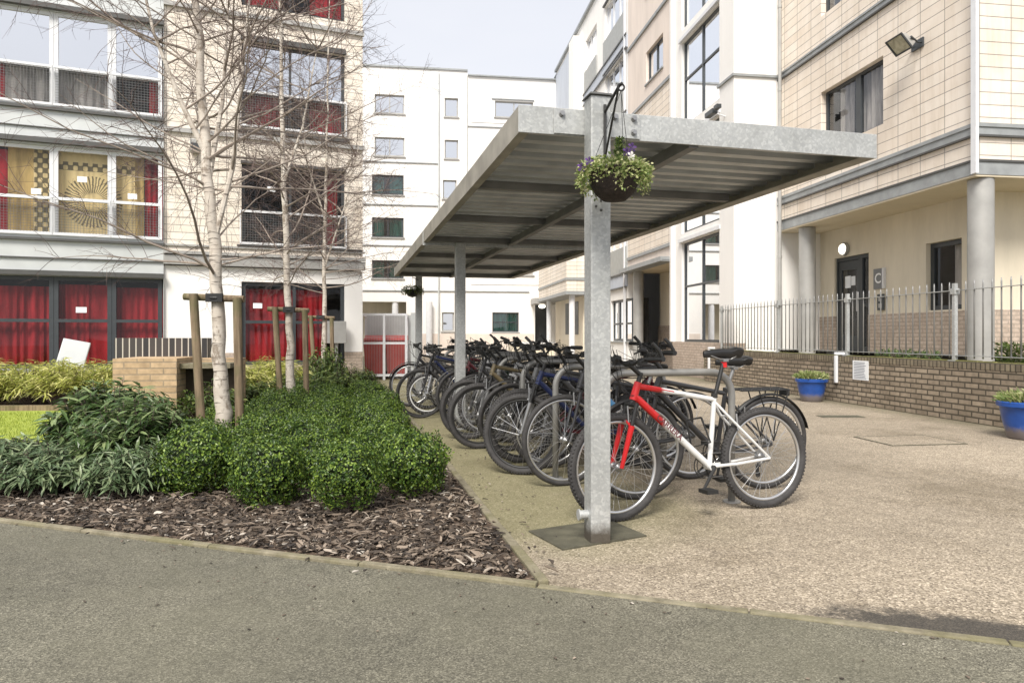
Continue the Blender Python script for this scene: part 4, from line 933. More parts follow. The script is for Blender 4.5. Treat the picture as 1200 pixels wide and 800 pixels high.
def pot(px, py, rr, hh, lab, plantlab):
    Y = H*800/(py-393); X = (px-600)/800*Y
    P = empty('flower_pot', lab, 'flower pot', (X, Y, 0), 0, 'blue pots along the brick wall')
    m = MB(); s = rr/.27
    m.lathe([(0, .0), (.155*s, 0), (.175*s, .02), (.20*s, .12), (.225*s, .24), (.24*s, hh-.07), (.245*s, hh-.065), (.27*s, hh-.055), (.272*s, hh-.01), (.262*s, hh), (.245*s, hh-.005), (.235*s, hh-.06), (0, hh-.06)], n=44)
    m.build('pot_body', BLUEPOT, P, smooth=True)
    m = MB(); m.lathe([(0, hh-.05), (.236*s, hh-.055)], n=30); m.build('compost', BARK_SOIL, P)
    m = MB(); r = random.Random(px)
    for i in range(900):
        a = r.uniform(0, 6.28); q = math.sqrt(r.random())*.25*s; hgt = hh-.05+r.random()*.15*(1-q*2.2)+.03
        d = Vector((math.cos(a)*.7+r.gauss(0, .4), math.sin(a)*.7+r.gauss(0, .4), r.uniform(.1, 1.2))).normalized()
        m.leaf(Vector((math.cos(a)*q, math.sin(a)*q, hgt)), d, Vector((r.gauss(0, 1), r.gauss(0, 1), 1)), r.uniform(.03, .10), r.uniform(.012, .025))
    m.build('plant', VAR, P)
    m = MB()
    for i in range(40):
        a = r.uniform(0, 6.28); q = math.sqrt(r.random())*.24*s; m.tube([(math.cos(a)*q*.6, math.sin(a)*q*.6, hh-.06), (math.cos(a)*q, math.sin(a)*q, hh+.1*r.random())], .002, 4)
    m.build('stems', VIB, P)
    return P
pot(951, 470, .27, .40, 'blue glazed pot with pale foliage against the wall left of the notice', '')
pot(1204, 514, .29, .42, 'blue glazed pot with green foliage cut by the right edge of the view', '')
# small dark plants on the terrace edge and a bush by the second column
def tuft(name, lab, cat, X, Y, z, r0, h0, n, mat, L, W, group=None, seed=0):
    P = empty(name, lab, cat, (X, Y, z), 0, group); m = MB(); r = random.Random(seed)
    for i in range(n):
        a = r.uniform(0, 6.28); q = math.sqrt(r.random())*r0*.7; hz = r.random()*h0
        d = Vector((math.cos(a)+r.gauss(0, .4), math.sin(a)+r.gauss(0, .4), r.uniform(.0, 1.3))).normalized()
        m.leaf(Vector((math.cos(a)*q, math.sin(a)*q, hz)), d, Vector((r.gauss(0, 1), r.gauss(0, 1), 1)), r.uniform(.6, 1.2)*L, W*r.uniform(.7, 1.2))
    m.build('foliage', mat, P)
    m = MB()
    for i in range(7): a = i*.9; m.tube([(0, 0, -.03), (math.cos(a)*r0*.35, math.sin(a)*r0*.35, h0*.8)], .004, 4)
    m.build('stem', TWIG, P); return P
tl = [1035, 1047, 1058, 1078, 1091, 1070]
for i, px in enumerate(tl):
    yy = ry(XW+.9, px); tuft('terrace_plant', 'low dark leafy plant on the terrace behind the railing, %s from the left' % ['first', 'second', 'third', 'fifth', 'last', 'fourth'][i], 'plant', (XW+.9)*cR-yy*sR, (XW+.9)*sR+yy*cR, .68, .13, .20, 130, SPK, .08, .025, 'low plants behind the railing', i)
yy = ry(XW+.8, 1190); tuft('terrace_bush', 'green bush behind the railing beside the nearer column', 'bush', (XW+.8)*cR-yy*sR, (XW+.8)*sR+yy*cR, .68, .3, .36, 700, VIB, .07, .03, None, 9)

# ------------------------------------------------------------------ bike shelter
SH = empty('bike_shelter', 'galvanised steel flat roofed bike shelter on a single row of posts', 'bike shelter', SO, SA)
W = 2.355; ZR0, ZR1 = 2.28, 2.43
uts = [(0, 4.66), (4.70, 9.5)]
for ui, (a, b) in enumerate(uts):
    # left/right side channels, front/back fascia
    m = MB(); m.box(0, .008, a+.01, b-.01, ZR0, ZR1); m.box(.008, .06, a+.01, b-.01, ZR0, ZR0+.008); m.box(.008, .05, a+.01, b-.01, ZR1-.008, ZR1); 
    m.box(W-.008, W, a+.01, b-.01, ZR0, ZR1); m.box(W-.11, W-.008, a+.01, b-.01, ZR0, ZR0+.008); m.box(W-.06, W-.008, a+.01, b-.01, ZR1-.008, ZR1); m.build('shaded_side_fascia', FASC_SHADE, SH)
    m = MB()
    for q in (a, b-.01): m.box(-.004, W+.004, q, q+.01, ZR0-(.028 if ui and q == a else .002), ZR1+.002)
    each(m, 'end_fascia', GALV, SH, bevel=.003)
    # corrugated roof sheet: ribs run across
    m = MB(); pr = .19; y = a+.012; zz0, zz1 = ZR0+.075, ZR0+.138; prof = []
    while y < b-.02:
        for dy, z in ((0, zz0), (.075, zz0), (.082, zz1), (.182, zz1)):
            if y+dy < b-.012: prof.append((y+dy, z))
        y += pr
    prof.append((b-.012, zz0))
    for (p, q) in zip(prof[:-1], prof[1:]): m.face((.01, p[0], p[1]), (W-.01, p[0], p[1]), (W-.01, q[0], q[1]), (.01, q[0], q[1]))
    ro = m.build('roof_sheet', ROOFM, SH); sm = ro.modifiers.new('thick', 'SOLIDIFY'); sm.thickness = .003; sm.offset = 1
    # cross beams and centre beam
    m = MB()
    n = 3
    for i in range(1, n+1):
        q = a+(b-a)*i/n-(.06 if i == n else 0)
        m.box(.062, W-.115, q-.03, q+.03, ZR0+.012, ZR0+.07)
    each(m, 'cross_beam', PURL, SH)
    m = MB(); m.box(1.05, 1.11, a+.02, b-.02, ZR0-.012, ZR0+.01); m.box(1.075, 1.085, a+.02, b-.02, ZR0+.01, ZR0+.074); m.build('centre_beam', PURL, SH)
# splice plate + bolts on the front fascia
m = MB(); m.box(.20, .44, -.012, -.002, ZR0+.004, ZR1-.004); m.box(.53, .72, -.012, -.002, ZR0+.004, ZR1-.004); m.build('splice_plate', GALV, SH, bevel=.002)
def bolt(x, z, y=-.012, r=.014):
    m = MB(); m.tube([(x, y, z), (x, y-.006, z)], r*1.3, 14); m.tube([(x, y-.006, z), (x, y-.02, z)], r, 6); m.build('bolt', STEEL, SH)
for x, z in ((.245, ZR1-.035), (.395, ZR0+.04), (.565, ZR1-.03), (.68, ZR1-.03), (.68, ZR0+.04)): bolt(x, z)
for i, t in enumerate((0, 4.68, 9.42)):
    pxs = .432 if i == 0 else .455
    yc = t-.075 if i == 0 else t
    m = MB()
    s = .058 if i == 0 else .06; top = 2.475 if i == 0 else ZR0+.01
    m.box(pxs-s, pxs+s, yc-s, yc+s, .0, top)
    p = m.build('post', POSTM, SH, bevel=.007)
    m = MB(); m.box(pxs-.13, pxs+.13, yc-.13, yc+.13, .002, .014)
    if i: each(m, 'base_plate', GALV, p)
    if i == 0:
        m = MB(); q = s+.012; m.v = [(pxs-q, yc-q, top), (pxs+q, yc-q, top), (pxs+q, yc+q, top), (pxs-q, yc+q, top), (pxs-q*.9, yc-q*.9, top+.012), (pxs+q*.9, yc-q*.9, top+.012), (pxs+q*.9, yc+q*.9, top+.012), (pxs-q*.9, yc+q*.9, top+.012)]
        m.f = [(0,3,2,1),(4,5,6,7),(0,1,5,4),(1,2,6,5),(2,3,7,6),(3,0,4,7)]; m.build('post_cap', DKLINE, p)
        # weld seam lip channel on left face and holes/bolts on front
        m = MB(); m.tube([(pxs+.0, yc-s, 1.84), (pxs, yc-s-.002, 1.84)], .008, 10); m.box(pxs-.006, pxs+.004, yc-s-.0015, yc-s+.001, 1.885, 1.93); m.tube([(pxs-.03, yc-s, 1.86), (pxs-.03, yc-s-.004, 1.86)], .007, 8); m.build('fixing_hole', DKLINE, p)
        m = MB(); m.tube([(pxs-s-.045, yc+.0, .155), (pxs-s, yc+.0, .155)], .024, 16); m.tube([(pxs-s-.055, yc, .155), (pxs-s-.045, yc, .155)], .031, 16); m.build('drain_stub', GALV, p, smooth=True)
# hanging basket with bracket
def basket(xl, yl, zb, lab, big=True, seed=1, parent_off=None):
    w_ = SH.matrix_basis @ Vector((xl, yl, 0)); hb = empty('hanging_basket', lab, 'hanging basket', (w_.x, w_.y, 0), SA)
    return hb
bpy.context.view_layer.update()
s = .058; pxs = .432
HB = basket(pxs, -.075, 0, 'dark hanging basket of pansies and trailing plants on the near shelter post')
ar = .40
m = MB(); m.tube([(.02, -s-.008, 2.42), (.02, -s-.008, 2.10)], .009, 8); 
aend = Vector((-.01, -s-.27, 2.425))
m.tube([(.02, -s-.008, 2.38), aend, aend+Vector((.012, -.02, .012))], .008, 8)
m.tube([(.02, -s-.01, 2.13), tuple(aend-Vector((.0, .0, .005)))], .006, 8)
m.torus(tuple(aend+Vector((.005, -.02, -.01))), .018, .005, 16, 6, 'y')
m.build('bracket', BLK, HB, smooth=True)
bc = Vector((aend.x-.015, aend.y+.02, 1.965))
m = MB(); m.lathe([(0, -.125), (.06, -.12), (.10, -.085), (.128, -.03), (.138, .02), (.143, .025), (.138, .032), (.125, .02), (0, .015)], tuple(bc), 28); m.build('bowl', M('basket_brown', (.028, .020, .016), .85, var=.4, vs=60, bump=.6, bs=90), HB, smooth=True)
for k in range(3):
    a = k*2.09+.5; m = MB()
    p0 = bc+Vector((.135*math.cos(a), .135*math.sin(a), .02)); p1 = aend+Vector((.005, -.02, -.03))
    m.tube([p0, p1], .0016, 5); m.build('chain', BLK, HB)
r = random.Random(11); m = MB(); mm = MB()
for i in range(2400):
    a = r.uniform(0, 6.28); q = .05+.13*math.sqrt(r.random()); droop = max(0, q-.12)*r.uniform(0, 1.6)
    p = bc+Vector((q*math.cos(a)*1.06, q*math.sin(a)*.95, .03+.055*math.cos(q*9)*r.random()-droop+r.uniform(-.01, .035)))
    d = Vector((math.cos(a)+r.gauss(0, .6), math.sin(a)+r.gauss(0, .6), r.gauss(.2, .6))).normalized(); m.leaf(p, d, Vector((r.gauss(0, 1), r.gauss(0, 1), 1)), r.uniform(.012, .026), r.uniform(.008, .018))
for c in range(9):
    a = r.uniform(0, 6.28); e = bc+Vector((.155*math.cos(a), .15*math.sin(a), -.0))
    for i in range(45): d = Vector((r.gauss(0, 1), r.gauss(0, 1), r.gauss(-.2, 1))).normalized(); m.leaf(e+Vector((r.gauss(0, .014), r.gauss(0, .014), -r.random()*.09)), d, Vector((0, 0, 1)), .018, .012)
m.build('foliage', VAR, HB)
for i in range(420):
    hh = r.random(); a = r.uniform(0, 6.28); q = .03*(1-hh*.6); p = bc+Vector((.03+q*math.cos(a), q*math.sin(a), .05+hh*.15)); d = Vector((r.gauss(0, 1), r.gauss(0, 1), r.gauss(.5, .7))).normalized()
    mm.leaf(p, d, Vector((r.gauss(0, 1), r.gauss(0, 1), 1)), .018, .009)
for k in range(8): mm.tube([tuple(bc+Vector((.03, 0, .02))), tuple(bc+Vector((.03+r.gauss(0, .02), r.gauss(0, .02), .19)))], .0012, 4)
mm.build('upright_sprig', VIB, HB)
def pansy(p, n_, parent):
    n_ = n_.normalized(); t1 = n_.orthogonal().normalized(); t2 = n_.cross(t1); m = MB(); k = 5
    for i in range(k):
        a = 6.28*i/k; d = t1*math.cos(a)+t2*math.sin(a); c = [p]
        for da, rr in ((-.5, .016), (-.25, .024), (0, .026), (.25, .024), (.5, .016)):
            c.append(p+(t1*math.cos(a+da)+t2*math.sin(a+da))*rr+n_*(.002*i))
        m.face(*c)
    return m
for (dx, dy, dz, mt) in ((-.16, -.06, .055, PANSY), (-.19, -.03, .03, PANSY), (.04, -.13, .12, PANSY), (.035, -.135, .075, PANW), (.02, -.11, .10, PANSY)):
    m = pansy(bc+Vector((dx, dy, dz)), Vector((dx*.5+.1, -1, .3)), HB); m.build('flower', mt, HB)
# second small basket on the far post
HB2 = empty('hanging_basket', 'small dark hanging basket on the far end shelter post', 'hanging basket', tuple(SH.matrix_basis @ Vector((pxs, 9.2, 0))), SA)
m = MB(); m.lathe([(0, -.12), (.09, -.09), (.14, .02), (0, .03)], (-.12, 0, 1.98), 16); m.build('bowl', BLK, HB2, smooth=True)
m = MB(); m.tube([(0, .1, 2.2), (-.12, 0, 2.24)], .008, 6); m.tube([(-.12, 0, 2.24), (-.12, 0, 2.0)], .003, 4); m.build('bracket', BLK, HB2)
m = MB()
for i in range(420): a = r.uniform(0, 6.28); q = .2*math.sqrt(r.random()); m.leaf(Vector((-.12+q*math.cos(a), q*math.sin(a), 2.0+r.uniform(-.07, .07))), Vector((r.gauss(0, 1), r.gauss(0, 1), r.gauss(0, 1))).normalized(), Vector((0, 0, 1)), .05, .025)
m.build('foliage', VIB, HB2)

# ------------------------------------------------------------------ cycle stands
def stand_mesh():
    m = MB(); pts = []; L = .95; r = .16; h = .90
    pts.append((0, 0, 0)); pts.append((0, 0, h-r))
    for i in range(1, 8): a = math.pi-math.pi/2*i/8; pts.append((r+r*math.cos(a), 0, h-r+r*math.sin(a)))
    pts.append((r, 0, h)); pts.append((L-r, 0, h))
    for i in range(1, 8): a = math.pi/2-math.pi/2*i/8; pts.append((L-r+r*math.cos(a), 0, h-r+r*math.sin(a)))
    pts.append((L, 0, h-r)); pts.append((L, 0, 0)); m.tube(pts, .0245, 16); return m
STANDM = M('stand_steel', (.30, .295, .28), .5, .4, var=.2, vs=6)
sme = stand_mesh().mesh('hoop', STANDM, True); fme = MB(); 
for x in (0, .95): fme.lathe([(0, .008), (.06, .008), (.062, .0)], (x, 0, .002), 16)
fme = fme.mesh('floor_flange', STANDM)
ordn = ['nearest', 'second', 'third', 'fourth', 'fifth', 'sixth', 'seventh', 'eighth', 'ninth']
for k in range(9):
    w_ = sw(.71, .55+1.03*k); st = empty('cycle_stand', ('nearest steel hoop cycle stand, behind the red and white bicycle' if k == 0 else 'steel hoop cycle stand, %s from the near shelter post' % (ordn[k] if k < 8 else 'last')), 'cycle stand', w_, SA, 'hoop cycle stands under the shelter')
    link(sme, 'hoop', st); link(fme, 'floor_flange', st)

# ------------------------------------------------------------------ bicycles
WC = {}
def wheel_meshes(Rr, tw, rimm, knob, rimd=.02):
    key = (Rr, tw, rimm.name, knob)
    if key in WC: return WC[key]
    m = MB(); m.torus((0, 0, 0), Rr-tw, tw, 64, 12)
    if knob:
        n = 84
        for i in range(n):
            for s_ in (-1, 0, 1):
                a = 2*math.pi*(i+(.5 if s_ else 0))/n; M4 = Matrix.Rotation(-a, 4, 'Y') @ Matrix.Translation((Rr-(.002 if s_ == 0 else .008), s_*tw*.62, 0))
                m.box(-.004, .0035, -tw*.22, tw*.22, -.006, .006, M4)
    ty = m.mesh('tyre', TYRE, True)
    m = MB(); m.torus((0, 0, 0), Rr-tw*2-.003, .012, 64, 8, tz=1.05); rim = m.mesh('rim', rimm, True)
    m = MB(); rr = Rr-tw*2-.01; n = 32
    for i in range(n):
        a = 2*math.pi*i/n; sd = 1 if i % 2 else -1; b = a+(.9 if (i//2) % 2 else -.9)
        m.tube([(.018*math.cos(b), .03*sd, .018*math.sin(b)), (rr*math.cos(a), .002*sd, rr*math.sin(a))], .0013, 3, False)
    sp = m.mesh('spokes', CHROME)
    m = MB(); m.tube([(0, -.05, 0), (0, .05, 0)], .012, 12); m.tube([(0, -.034, 0), (0, -.028, 0)], .026, 14); m.tube([(0, .028, 0), (0, .034, 0)], .026, 14); m.tube([(0, -.06, 0), (0, .06, 0)], .006, 8); hub = m.mesh('hub', STEEL, True)
    WC[key] = (ty, rim, sp, hub); return WC[key]
def paint(name, c, rough=.35):
    m = M(name, c, rough, var=.12, vs=10); m.node_tree.nodes['Principled BSDF'].inputs['Coat Weight'].default_value = .3; return m
def make_bike(label, loc, ang, frame, wheel=(.335, .026, CHROME, True), steer=0, lean=0, susp=True, forkm=None, mud=False, rack=False, seatz=1.0, dropbar=False, saddle_m=SADM, bar_m=BLK, seatclamp=None, barrise=.02, light=False, bag=False, cat='bicycle', wb=1.07, barends=False, lowstep=False, chainguard=False, lettering=None, bottle=False, lower=None, basketf=False):
    """local frame: front wheel contact at the origin, bike runs towards +X (rear wheel at x=wb)"""
    B = empty('bicycle', label, cat, loc, ang, 'bicycles locked to the stands'); B.rotation_euler = (lean, 0, ang)
    Rr, tw, rimm, knob = wheel; F = wb                                     # use bx(x)=F-x with x measured from the rear axle
    def V(x, z, y=0): return Vector((F-x, y, z))
    bb = V(.43, .30); st = V(.375, .76 if not lowstep else .70); ht = V(F-.165, .855); hb_ = V(F-.125, .745); ra = V(0, Rr); fa = V(F, Rr)
    fm = MB()
    dtop = hb_+(ht-hb_)*.25; ttop = hb_+(ht-hb_)*.8
    if lowstep: ttop = hb_+(ht-hb_)*.5
    fm.tube([bb, dtop], [.021, .024], 14); fm.tube([V(.375, .73) if not lowstep else V(.40, .52), ttop], [.016, .019], 12); fm.tube([bb, st], .0165, 12); fm.tube([hb_, ht], .024, 14)
    fm.tube([bb+Vector((0, -.035, 0)), bb+Vector((0, .035, 0))], .024, 14)
    for s_ in (-1, 1):
        fm.tube([bb+Vector((0, .022*s_, 0)), V(.25, .31, .045*s_), V(0, Rr, .058*s_)], [.011, .010, .009], 8)
        fm.tube([V(.376, .71, .012*s_), V(.30, .62, .042*s_), V(0, Rr, .058*s_)], [.009, .009, .008], 8)
    fm.tube([V(.3, .62, -.042), V(.3, .62, .042)], .007, 8)
    # recolour frame coords: material uses x from rear -> place mesh in a mirrored coordinate is not needed for plain paints
    fr = fm.build('frame', frame, B, smooth=True)
    # steering assembly: rotate about head axis
    ax = (ht-hb_).normalized(); Ms = Matrix.Translation(hb_) @ Matrix.Rotation(steer, 4, ax) @ Matrix.Translation(-hb_)
    def T(m): m.v = [tuple(Ms @ Vector(v)) for v in m.v]; return m
    crown = hb_-ax*.03; fdir = (fa-crown); lowm = forkm or frame
    m = MB(); m.tube([hb_-ax*.005, crown], .02, 12); m.tube([crown+Vector((0, -.06, 0)), crown+Vector((0, .06, 0))], .017, 10)
    if susp:
        for s_ in (-1, 1): m.tube([crown+Vector((0, .06*s_, .01)), crown+fdir*.42+Vector((0, .06*s_, 0))], .013, 10)
        fo = T(m).build('fork', BLK, B, smooth=True); m = MB()
        for s_ in (-1, 1): m.tube([crown+fdir*.33+Vector((0, .06*s_, 0)), crown+fdir*.4+Vector((0, .06*s_, 0)), fa+Vector((0, .06*s_, 0))], [.020, .0185, .013], 12)
        a_ = crown+fdir*.28; m.tube([crown+fdir*.36+Vector((0, -.06, 0)), a_+Vector((-.02, -.04, .0)), a_+Vector((-.025, .0, .02)), a_+Vector((-.02, .04, 0)), crown+fdir*.36+Vector((0, .06, 0))], .009, 8)
        T(m).build('fork_lower', lowm, fo, smooth=True)
    else:
        for s_ in (-1, 1): m.tube([crown+Vector((0, .055*s_, 0)), crown+fdir*.6+Vector((.012, .056*s_, 0)), fa+Vector((0, .056*s_, 0))], [.014, .012, .008], 10)
        fo = T(m).build('fork', lowm, B, smooth=True)
    # brakes
    m = MB()
    for s_ in (-1, 1): q = crown+fdir*.14+Vector((-.035, .035*s_, 0)); m.tube([q+Vector((0, .01*s_, -.05)), q+Vector((0, 0, .05))], .006, 6); m.box(q.x-.02, q.x+.025, q.y-.012*s_, q.y-.004*s_, q.z-.05, q.z-.038)
    T(m).build('front_brake', STEEL, B)
    m = MB()
    for s_ in (-1, 1): q = V(.235, .585, .035*s_); m.tube([q+Vector((0, .01*s_, -.05)), q+Vector((0, 0, .05))], .006, 6)
    m.build('rear_brake', STEEL, B)
    # stem + bar
    stp = ht+ax*.05; m = MB(); m.tube([ht, stp+ax*.015], .0155, 12); bc_ = stp+Vector((-.085, 0, .02+barrise)); m.tube([stp, bc_], .015, 12); m.tube([bc_+Vector((0, -.03, 0)), bc_+Vector((0, .03, 0))], .019, 12); T(m).build('stem', bar_m, B, smooth=True)
    m = MB()
    if dropbar:
        for s_ in (-1, 1): m.tube([bc_, bc_+Vector((0, .19*s_, 0)), bc_+Vector((-.06, .205*s_, .0)), bc_+Vector((-.10, .21*s_, -.03)), bc_+Vector((-.095, .21*s_, -.10)), bc_+Vector((-.03, .215*s_, -.135)), bc_+Vector((.03, .215*s_, -.135))], .012, 8)
    else:
        for s_ in (-1, 1): m.tube([bc_, bc_+Vector((0, .06*s_, .0)), bc_+Vector((.01, .13*s_, .028)), bc_+Vector((.045, .30*s_, .03))], .0115, 8)
    hbr = T(m).build('handlebar', bar_m, B, smooth=True)
    for s_ in (-1, 1):
        m = MB()
        if dropbar: m.tube([bc_+Vector((-.10, .21*s_, -.02)), bc_+Vector((-.14, .21*s_, .03))], .018, 8); m.tube([bc_+Vector((-.14, .21*s_, .02)), bc_+Vector((-.13, .21*s_, -.09))], .006, 6)
        else: m.tube([bc_+Vector((.025, .19*s_, .029)), bc_+Vector((.047, .31*s_, .031))], .0165, 12)
        T(m).build('grip', BLK, hbr, smooth=True)
        if not dropbar:
            m = MB(); m.tube([bc_+Vector((.005, .165*s_, .028)), bc_+Vector((-.035, .18*s_, .012)), bc_+Vector((-.045, .22*s_, .0)), bc_+Vector((-.02, .28*s_, -.004))], [.007, .007, .006, .006], 6); m.box(bc_.x-.02, bc_.x+.03, bc_.y+s_*.15-.018, bc_.y+s_*.15+.018, bc_.z-.01, bc_.z+.035)
            T(m).build('brake_lever', BLK, hbr)
    if barends:
        for s_ in (-1, 1): m = MB(); m.tube([bc_+Vector((.047, .300*s_, .031)), bc_+Vector((.02, .302*s_, .085)), bc_+Vector((-.02, .295*s_, .125))], .012, 8); T(m).build('bar_end', bar_m, hbr, smooth=True)
    m = MB(); m.tube([bc_+Vector((-.01, .09, .03)), bc_+Vector((-.05, .09, .04))], .022, 12); T(m).build('front_lamp', BLK, hbr, smooth=True)
    # cables
    m = MB()
    for s_ in (-1, 1):
        m.tube([Ms @ (bc_+Vector((-.01, .15*s_, .02))), Ms @ (bc_+Vector((-.13, .08*s_, .04))), Ms @ (bc_+Vector((-.12, 0, -.06))), hb_+Vector((-.03, .02*s_, .03)), V(.6, .77, .015*s_)], .0025, 5, False)
        m.tube([Ms @ (bc_+Vector((-.01, .12*s_, .02))), Ms @ (bc_+Vector((-.10, .02*s_, .09))), Ms @ (crown+Vector((-.06, .03*s_, .08)))], .0025, 5, False)
    m.build('cables', BLK, B)
    # wheels
    ty, rim, sp, hub = wheel_meshes(*wheel)
    fq = (Ms.to_3x3()).to_euler()
    for nm, c, rot in (('wheel', Ms @ fa, fq), ('wheel', ra, None)):
        wh = link(ty, 'wheel', B, c, rot); link(rim, 'rim', wh); s1 = link(sp, 'spokes', wh); s1.rotation_euler = (0, random.random()*6, 0); link(hub, 'hub', wh)
        if light or nm == 'wheel' and c is not ra and lettering:
            m = MB(); a = -.35; M4 = Matrix.Rotation(-a, 4, 'Y') @ Matrix.Translation((-.20, -.006, 0)); m.box(-.012, .012, -.004, .004, -.035, .035, M4); o = m.build('reflector', REFL, wh, bevel=.003)
    # seat post, saddle
    stop = V(.375-(seatz-.76)*.28, seatz-.06)
    m = MB(); m.tube([st-Vector((0, 0, .02)), stop], .0135, 12); sp_ = m.build('seat_post', STEEL if not seatclamp else BLK, B, smooth=True)
    m = MB(); m.tube([st-Vector((0, 0, .018)), st+Vector((0, 0, .012))], .021, 12); m.build('seat_clamp', BLK, sp_)
    if seatclamp: m = MB(); m.tube([stop-Vector((0, 0, .05)), stop-Vector((0, 0, .012))], .02, 12); m.build('rear_light', seatclamp, sp_)
    m = MB(); n = 13; L = .275; base = len(m.v); rings = []
    for i in range(n):
        t = i/(n-1); x = -.155+L*t; wd = .018+.052*max(0, (t-.25)/.75)**1.3 if t > .25 else .018+.004*t
        if t > .92: wd *= .8
        if t == 0: wd = .008
        zc = .012*math.sin(t*3.0-.4)+(.012 if t > .75 else 0)
        ring = []
        for k in range(12):
            a = 2*math.pi*k/12; ring.append((stop.x+x, wd*math.cos(a), stop.z+.045+zc+(.020 if math.sin(a) > 0 else .024+.030*min(1, t*1.3))*math.sin(a)))
        rings.append(ring)
    for rg in rings: m.v += rg
    for i in range(n-1):
        for k in range(12): k2 = (k+1) % 12; m.f.append((i*12+k, i*12+k2, (i+1)*12+k2, (i+1)*12+k))
    m.f.append(tuple(range(11, -1, -1))); m.f.append(tuple((n-1)*12+k for k in range(12)))
    m.build('saddle', saddle_m, B, smooth=True)
    m = MB()
    for s_ in (-1, 1): m.tube([stop+Vector((-.11, .012*s_, .03)), stop+Vector((-.04, .022*s_, .004)), stop+Vector((.04, .022*s_, .004)), stop+Vector((.09, .03*s_, .03))], .0035, 6)
    m.box(stop.x-.02, stop.x+.02, -.025, .025, stop.z-.012, stop.z+.008); m.build('saddle_rails', STEEL, sp_)
    # drivetrain
    m = MB(); m.torus((bb.x, +.048, bb.z), .082, .004, 40, 6, tz=.6)
    for k in range(5): a = k*1.256; m.tube([(bb.x, +.048, bb.z), (bb.x+.08*math.cos(a), +.048, bb.z+.08*math.sin(a))], .007, 6)
    m.torus((bb.x, .04, bb.z), .066, .003, 32, 6); m.tube([(bb.x, -.06, bb.z), (bb.x, .06, bb.z)], .012, 10); ca = random.uniform(-.9, .9)+1.9 if not lettering else 2.2
    for s_ in (-1, 1):
        e = Vector((bb.x+s_*.165*math.cos(ca), s_*-.075, bb.z-s_*.165*math.sin(ca))); m.tube([Vector((bb.x, -.06*s_, bb.z)), e], [.012, .009], 8)
    ck = m.build('crankset', BLK, B)
    for s_ in (-1, 1):
        e = Vector((bb.x+s_*.165*math.cos(ca), s_*-.075, bb.z-s_*.165*math.sin(ca))); m = MB(); y0, y1 = sorted((e.y, e.y-.1*s_)); m.box(e.x-.04, e.x+.04, y0, y1, e.z-.012, e.z+.012); m.build('pedal', BLK, ck)
    m = MB(); up = bb+Vector((0, .045, .08)); lo = bb+Vector((0, .045, -.08)); m.tube([up, ra+Vector((0, .045, .03))], .0035, 5); m.tube([lo, ra+Vector((-.02, .045, -.11)), ra+Vector((.01, .045, -.1)), ra+Vector((.0, .045, -.03))], .0035, 5); m.build('chain', STEEL, ck)
    m = MB(); 
    for i, rr in enumerate((.05, .044, .038, .03, .024)): m.tube([ra+Vector((0, .034+.003*i, 0)), ra+Vector((0, .036+.003*i, 0))], rr, 20)
    m.build('cassette', STEEL, B)
    m = MB(); m.box(ra.x-.012, ra.x+.012, .05, .06, ra.z-.07, ra.z-.005); m.box(ra.x-.03, ra.x-.008, .046, .054, ra.z-.13, ra.z-.05); m.torus((ra.x-.018, .047, ra.z-.12), .016, .004, 12, 5); m.build('derailleur', BLK, B)
    if mud:
        for c, a0, a1, nm in ((Ms @ fa, 20, 150, 'f'), (ra, 15, 175, 'r')):
            m = MB(); rr = Rr+.02; n = 22
            for i in range(n):
                for (yy, dz) in ((-.026, -.008), (0, .004), (.026, -.008)):
                    a = R(a0+(a1-a0)*i/(n-1)); m.v.append((c.x-(rr+dz)*math.cos(a)*(1 if nm == 'f' else -1), c.y+yy, c.z+(rr+dz)*math.sin(a)))
            for i in range(n-1):
                for k in range(2): q = i*3+k; m.f.append((q, q+1, q+4, q+3))
            o = m.build('mudguard', BLK, B, smooth=True); o.modifiers.new('t', 'SOLIDIFY').thickness = .003
    if rack:
        m = MB(); z = Rr*2+.055; x0_, x1_ = F-.28, F+.13
        for yy in (-.065, -.02, .02, .065): m.tube([(x0_, yy, z), (x1_, yy, z)], .005, 6)
        for xx in (x0_, F-.12, F, x1_): m.tube([(xx, -.065, z), (xx, .065, z)], .005, 6)
        for i in range(5): xx = x0_+.08*i; m.tube([(xx, -.065, z), (xx+.05, 0, z), (xx, .065, z)], .004, 5)
        for s_ in (-1, 1):
            for xx in (F-.14, F+.02, F+.12): m.tube([(F, .075*s_, Rr+.03), (xx, .068*s_, z)], .005, 6)
        m.tube([(x0_, 0, z), st-Vector((0, 0, .02))], .005, 6); m.box(x1_-.01, x1_+.02, -.04, .04, z-.05, z-.005); m.build('rack', BLK, B)
    if bottle: m = MB(); q0 = bb+(dtop-bb)*.35+Vector((.035, 0, .04)); q1 = bb+(dtop-bb)*.66+Vector((.035, 0, .04)); m.tube([q0, q1], .034, 14); m.build('bottle', bottle, B, smooth=True)
    if lock := True:
        m = MB(); n = 24; c = V(.5, .62)
        if lettering or random.random() < .5:
            m.tube([c+Vector((0, -.03, 0)), c+Vector((.05, -.05, -.16)), c+Vector((-.02, .06, -.2)), c+Vector((-.06, .05, -.02)), c+Vector((0, -.03, 0))], .007, 8, False); m.build('cable_lock', BLK, B, smooth=True)
